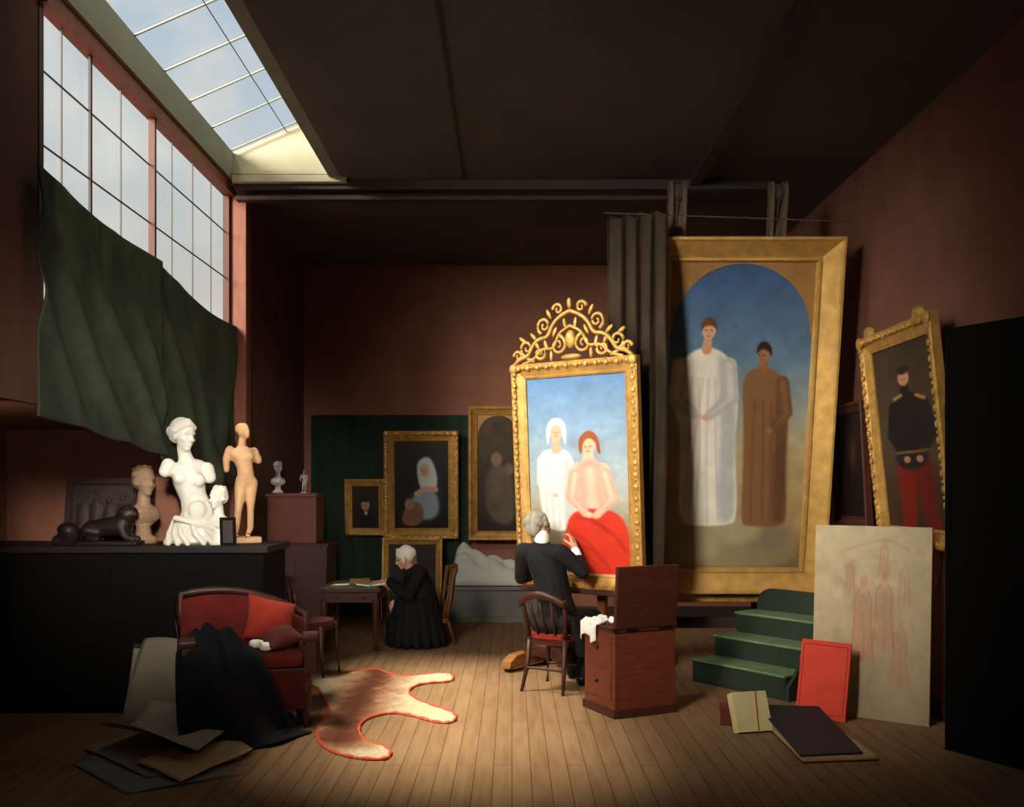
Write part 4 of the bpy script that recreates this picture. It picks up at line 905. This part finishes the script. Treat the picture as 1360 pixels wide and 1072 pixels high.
mb.chain([s2,e2,w2+Vector((.05,0,0))],[.072,.060,.040]); mb.chain([s1,e1,w1+Vector((.05,0,0))],[.072,.060,.040])
for i in range(17):
    a=i/17*PI*2; bx_=-.95+.28*math.cos(a); by=9.80+.28*math.sin(a); mb.cap((-.98+.17*math.cos(a),9.86+.15*math.sin(a),.40),(max(-1.24,bx_),by,.045),.08,.042)
mb.ell((-.98,9.84,.24),(.22,.22,.23)); mb.cap((-.92,9.60,.04),(-.75,9.66,.04),.035,.04)
blob('dress',mb,M['dress'],t,.012,3,world=True)
mb=MB(); mb.ell(hc+up*.025-f*.04,(.080,.086,.096),rot); mb.ell(hc+up*.04-f*.01,(.078,.080,.070),rot); mb.ell(hc-f*.09+up*.02,(.06,.05,.06),rot)
br_=[]
for i in range(15):   # close fitting cap with a smooth rolled brim round the face
    a=-.55+i/14*(PI+1.1); br_.append(hc+f*.030+sd*.074*math.cos(a)+up*(.015+.086*math.sin(a)))
mb.chain(br_,[.014]*15)
blob('bonnet',mb,M['bonnet'],t,.007,3,world=True)
mb=MB(); mb.chain([s1+Vector((.02,0,.03)),sc+Vector((.05,0,.0)),s2+Vector((.02,0,.03))],[.068,.085,.068]); mb.cap(sc+Vector((.06,0,0)),sc+Vector((.10,0,-.16)),.09,.05); blob('shawl',mb,M['coat'],t,.01,2,world=True)

# ================================================================== CAMERA, LIGHT, WORLD
cam=bpy.data.cameras.new('camera'); co=bpy.data.objects.new('camera',cam); COL.objects.link(co)
co.location=(0,0,EYE); co.rotation_euler=(PI/2,0,0); cam.sensor_fit='HORIZONTAL'; cam.sensor_width=36; cam.lens=36*F/1360; cam.shift_y=(HY-536)/1360
cam.clip_start=.05; scene.camera=co
def aim(o,tgt): o.rotation_euler=(Vector(tgt)-o.location).to_track_quat('-Z','Y').to_euler()
def area(name,loc,tgt,sx,sy,e,col,spread=180):
    l=bpy.data.lights.new(name,'AREA'); l.shape='RECTANGLE'; l.size=sx; l.size_y=sy; l.energy=e; l.color=col; l.spread=math.radians(spread)
    o=bpy.data.objects.new(name,l); COL.objects.link(o); o.location=loc; aim(o,tgt); return o
area('window_light',(-5.6,4.0,5.3),(.7,8.8,1.8),2.2,2.2,1350,(1,.96,.86))
area('picture_fill',(-1.9,2.2,4.15),(1.55,9.2,1.8),.9,2.2,98,(1,.94,.83),58)  # added unseen fill under the closed ceiling, brightens the paintings and back wall
area('sculpture_fill',(-.4,.6,2.9),(-2.35,7.0,1.65),.6,.6,12,(1,.94,.86),26)  # added fill near the camera, out of view, lifts the casts on the counter
area('recess_fill',(-3.0,4.95,1.9),(-3.0,7.6,1.35),.8,.12,1.6,(1,.85,.7),120)  # invented hidden fill inside the recess so its end wall isn't black
s=bpy.data.lights.new('sun','SUN'); s.energy=11.5; s.angle=math.radians(17); s.color=(1,.94,.76); so=bpy.data.objects.new('sun',s); COL.objects.link(so); so.location=(-6,5,9); so.rotation_euler=Vector((.44,.03,-1)).to_track_quat('-Z','Y').to_euler()
area('room_fill',(.3,-1.2,2.8),(.0,9,3.2),3,2,8,(1,.9,.8))
wd=bpy.data.worlds.new('sky'); scene.world=wd; wd.use_nodes=True; nt=wd.node_tree; N=nt.nodes; L=nt.links; bg=N['Background']
tc=N.new('ShaderNodeTexCoord'); sx=N.new('ShaderNodeSeparateXYZ'); L.new(tc.outputs['Generated'],sx.inputs[0])
r=N.new('ShaderNodeValToRGB'); e=r.color_ramp.elements; e[0].position=.15; e[0].color=lin((212,206,190)); e[1].position=.5; e[1].color=lin((158,192,220))
q=e.new(.34); q.color=lin((190,202,212)); L.new(sx.outputs['Z'],r.inputs['Fac'])
nz=N.new('ShaderNodeTexNoise'); nz.inputs['Scale'].default_value=7; nz.inputs['Detail'].default_value=6; L.new(tc.outputs['Generated'],nz.inputs['Vector'])
r2=N.new('ShaderNodeValToRGB'); r2.color_ramp.elements[0].position=.42; r2.color_ramp.elements[1].position=.60; L.new(nz.outputs['Fac'],r2.inputs['Fac'])
mx=N.new('ShaderNodeMixRGB'); mx.inputs['Color2'].default_value=lin((222,222,214)); L.new(r2.outputs['Color'],mx.inputs['Fac']); L.new(r.outputs['Color'],mx.inputs['Color1'])
L.new(mx.outputs['Color'],bg.inputs['Color']); bg.inputs['Strength'].default_value=1.0
scene.view_settings.view_transform='Standard'; scene.view_settings.look='None'; scene.view_settings.exposure=0
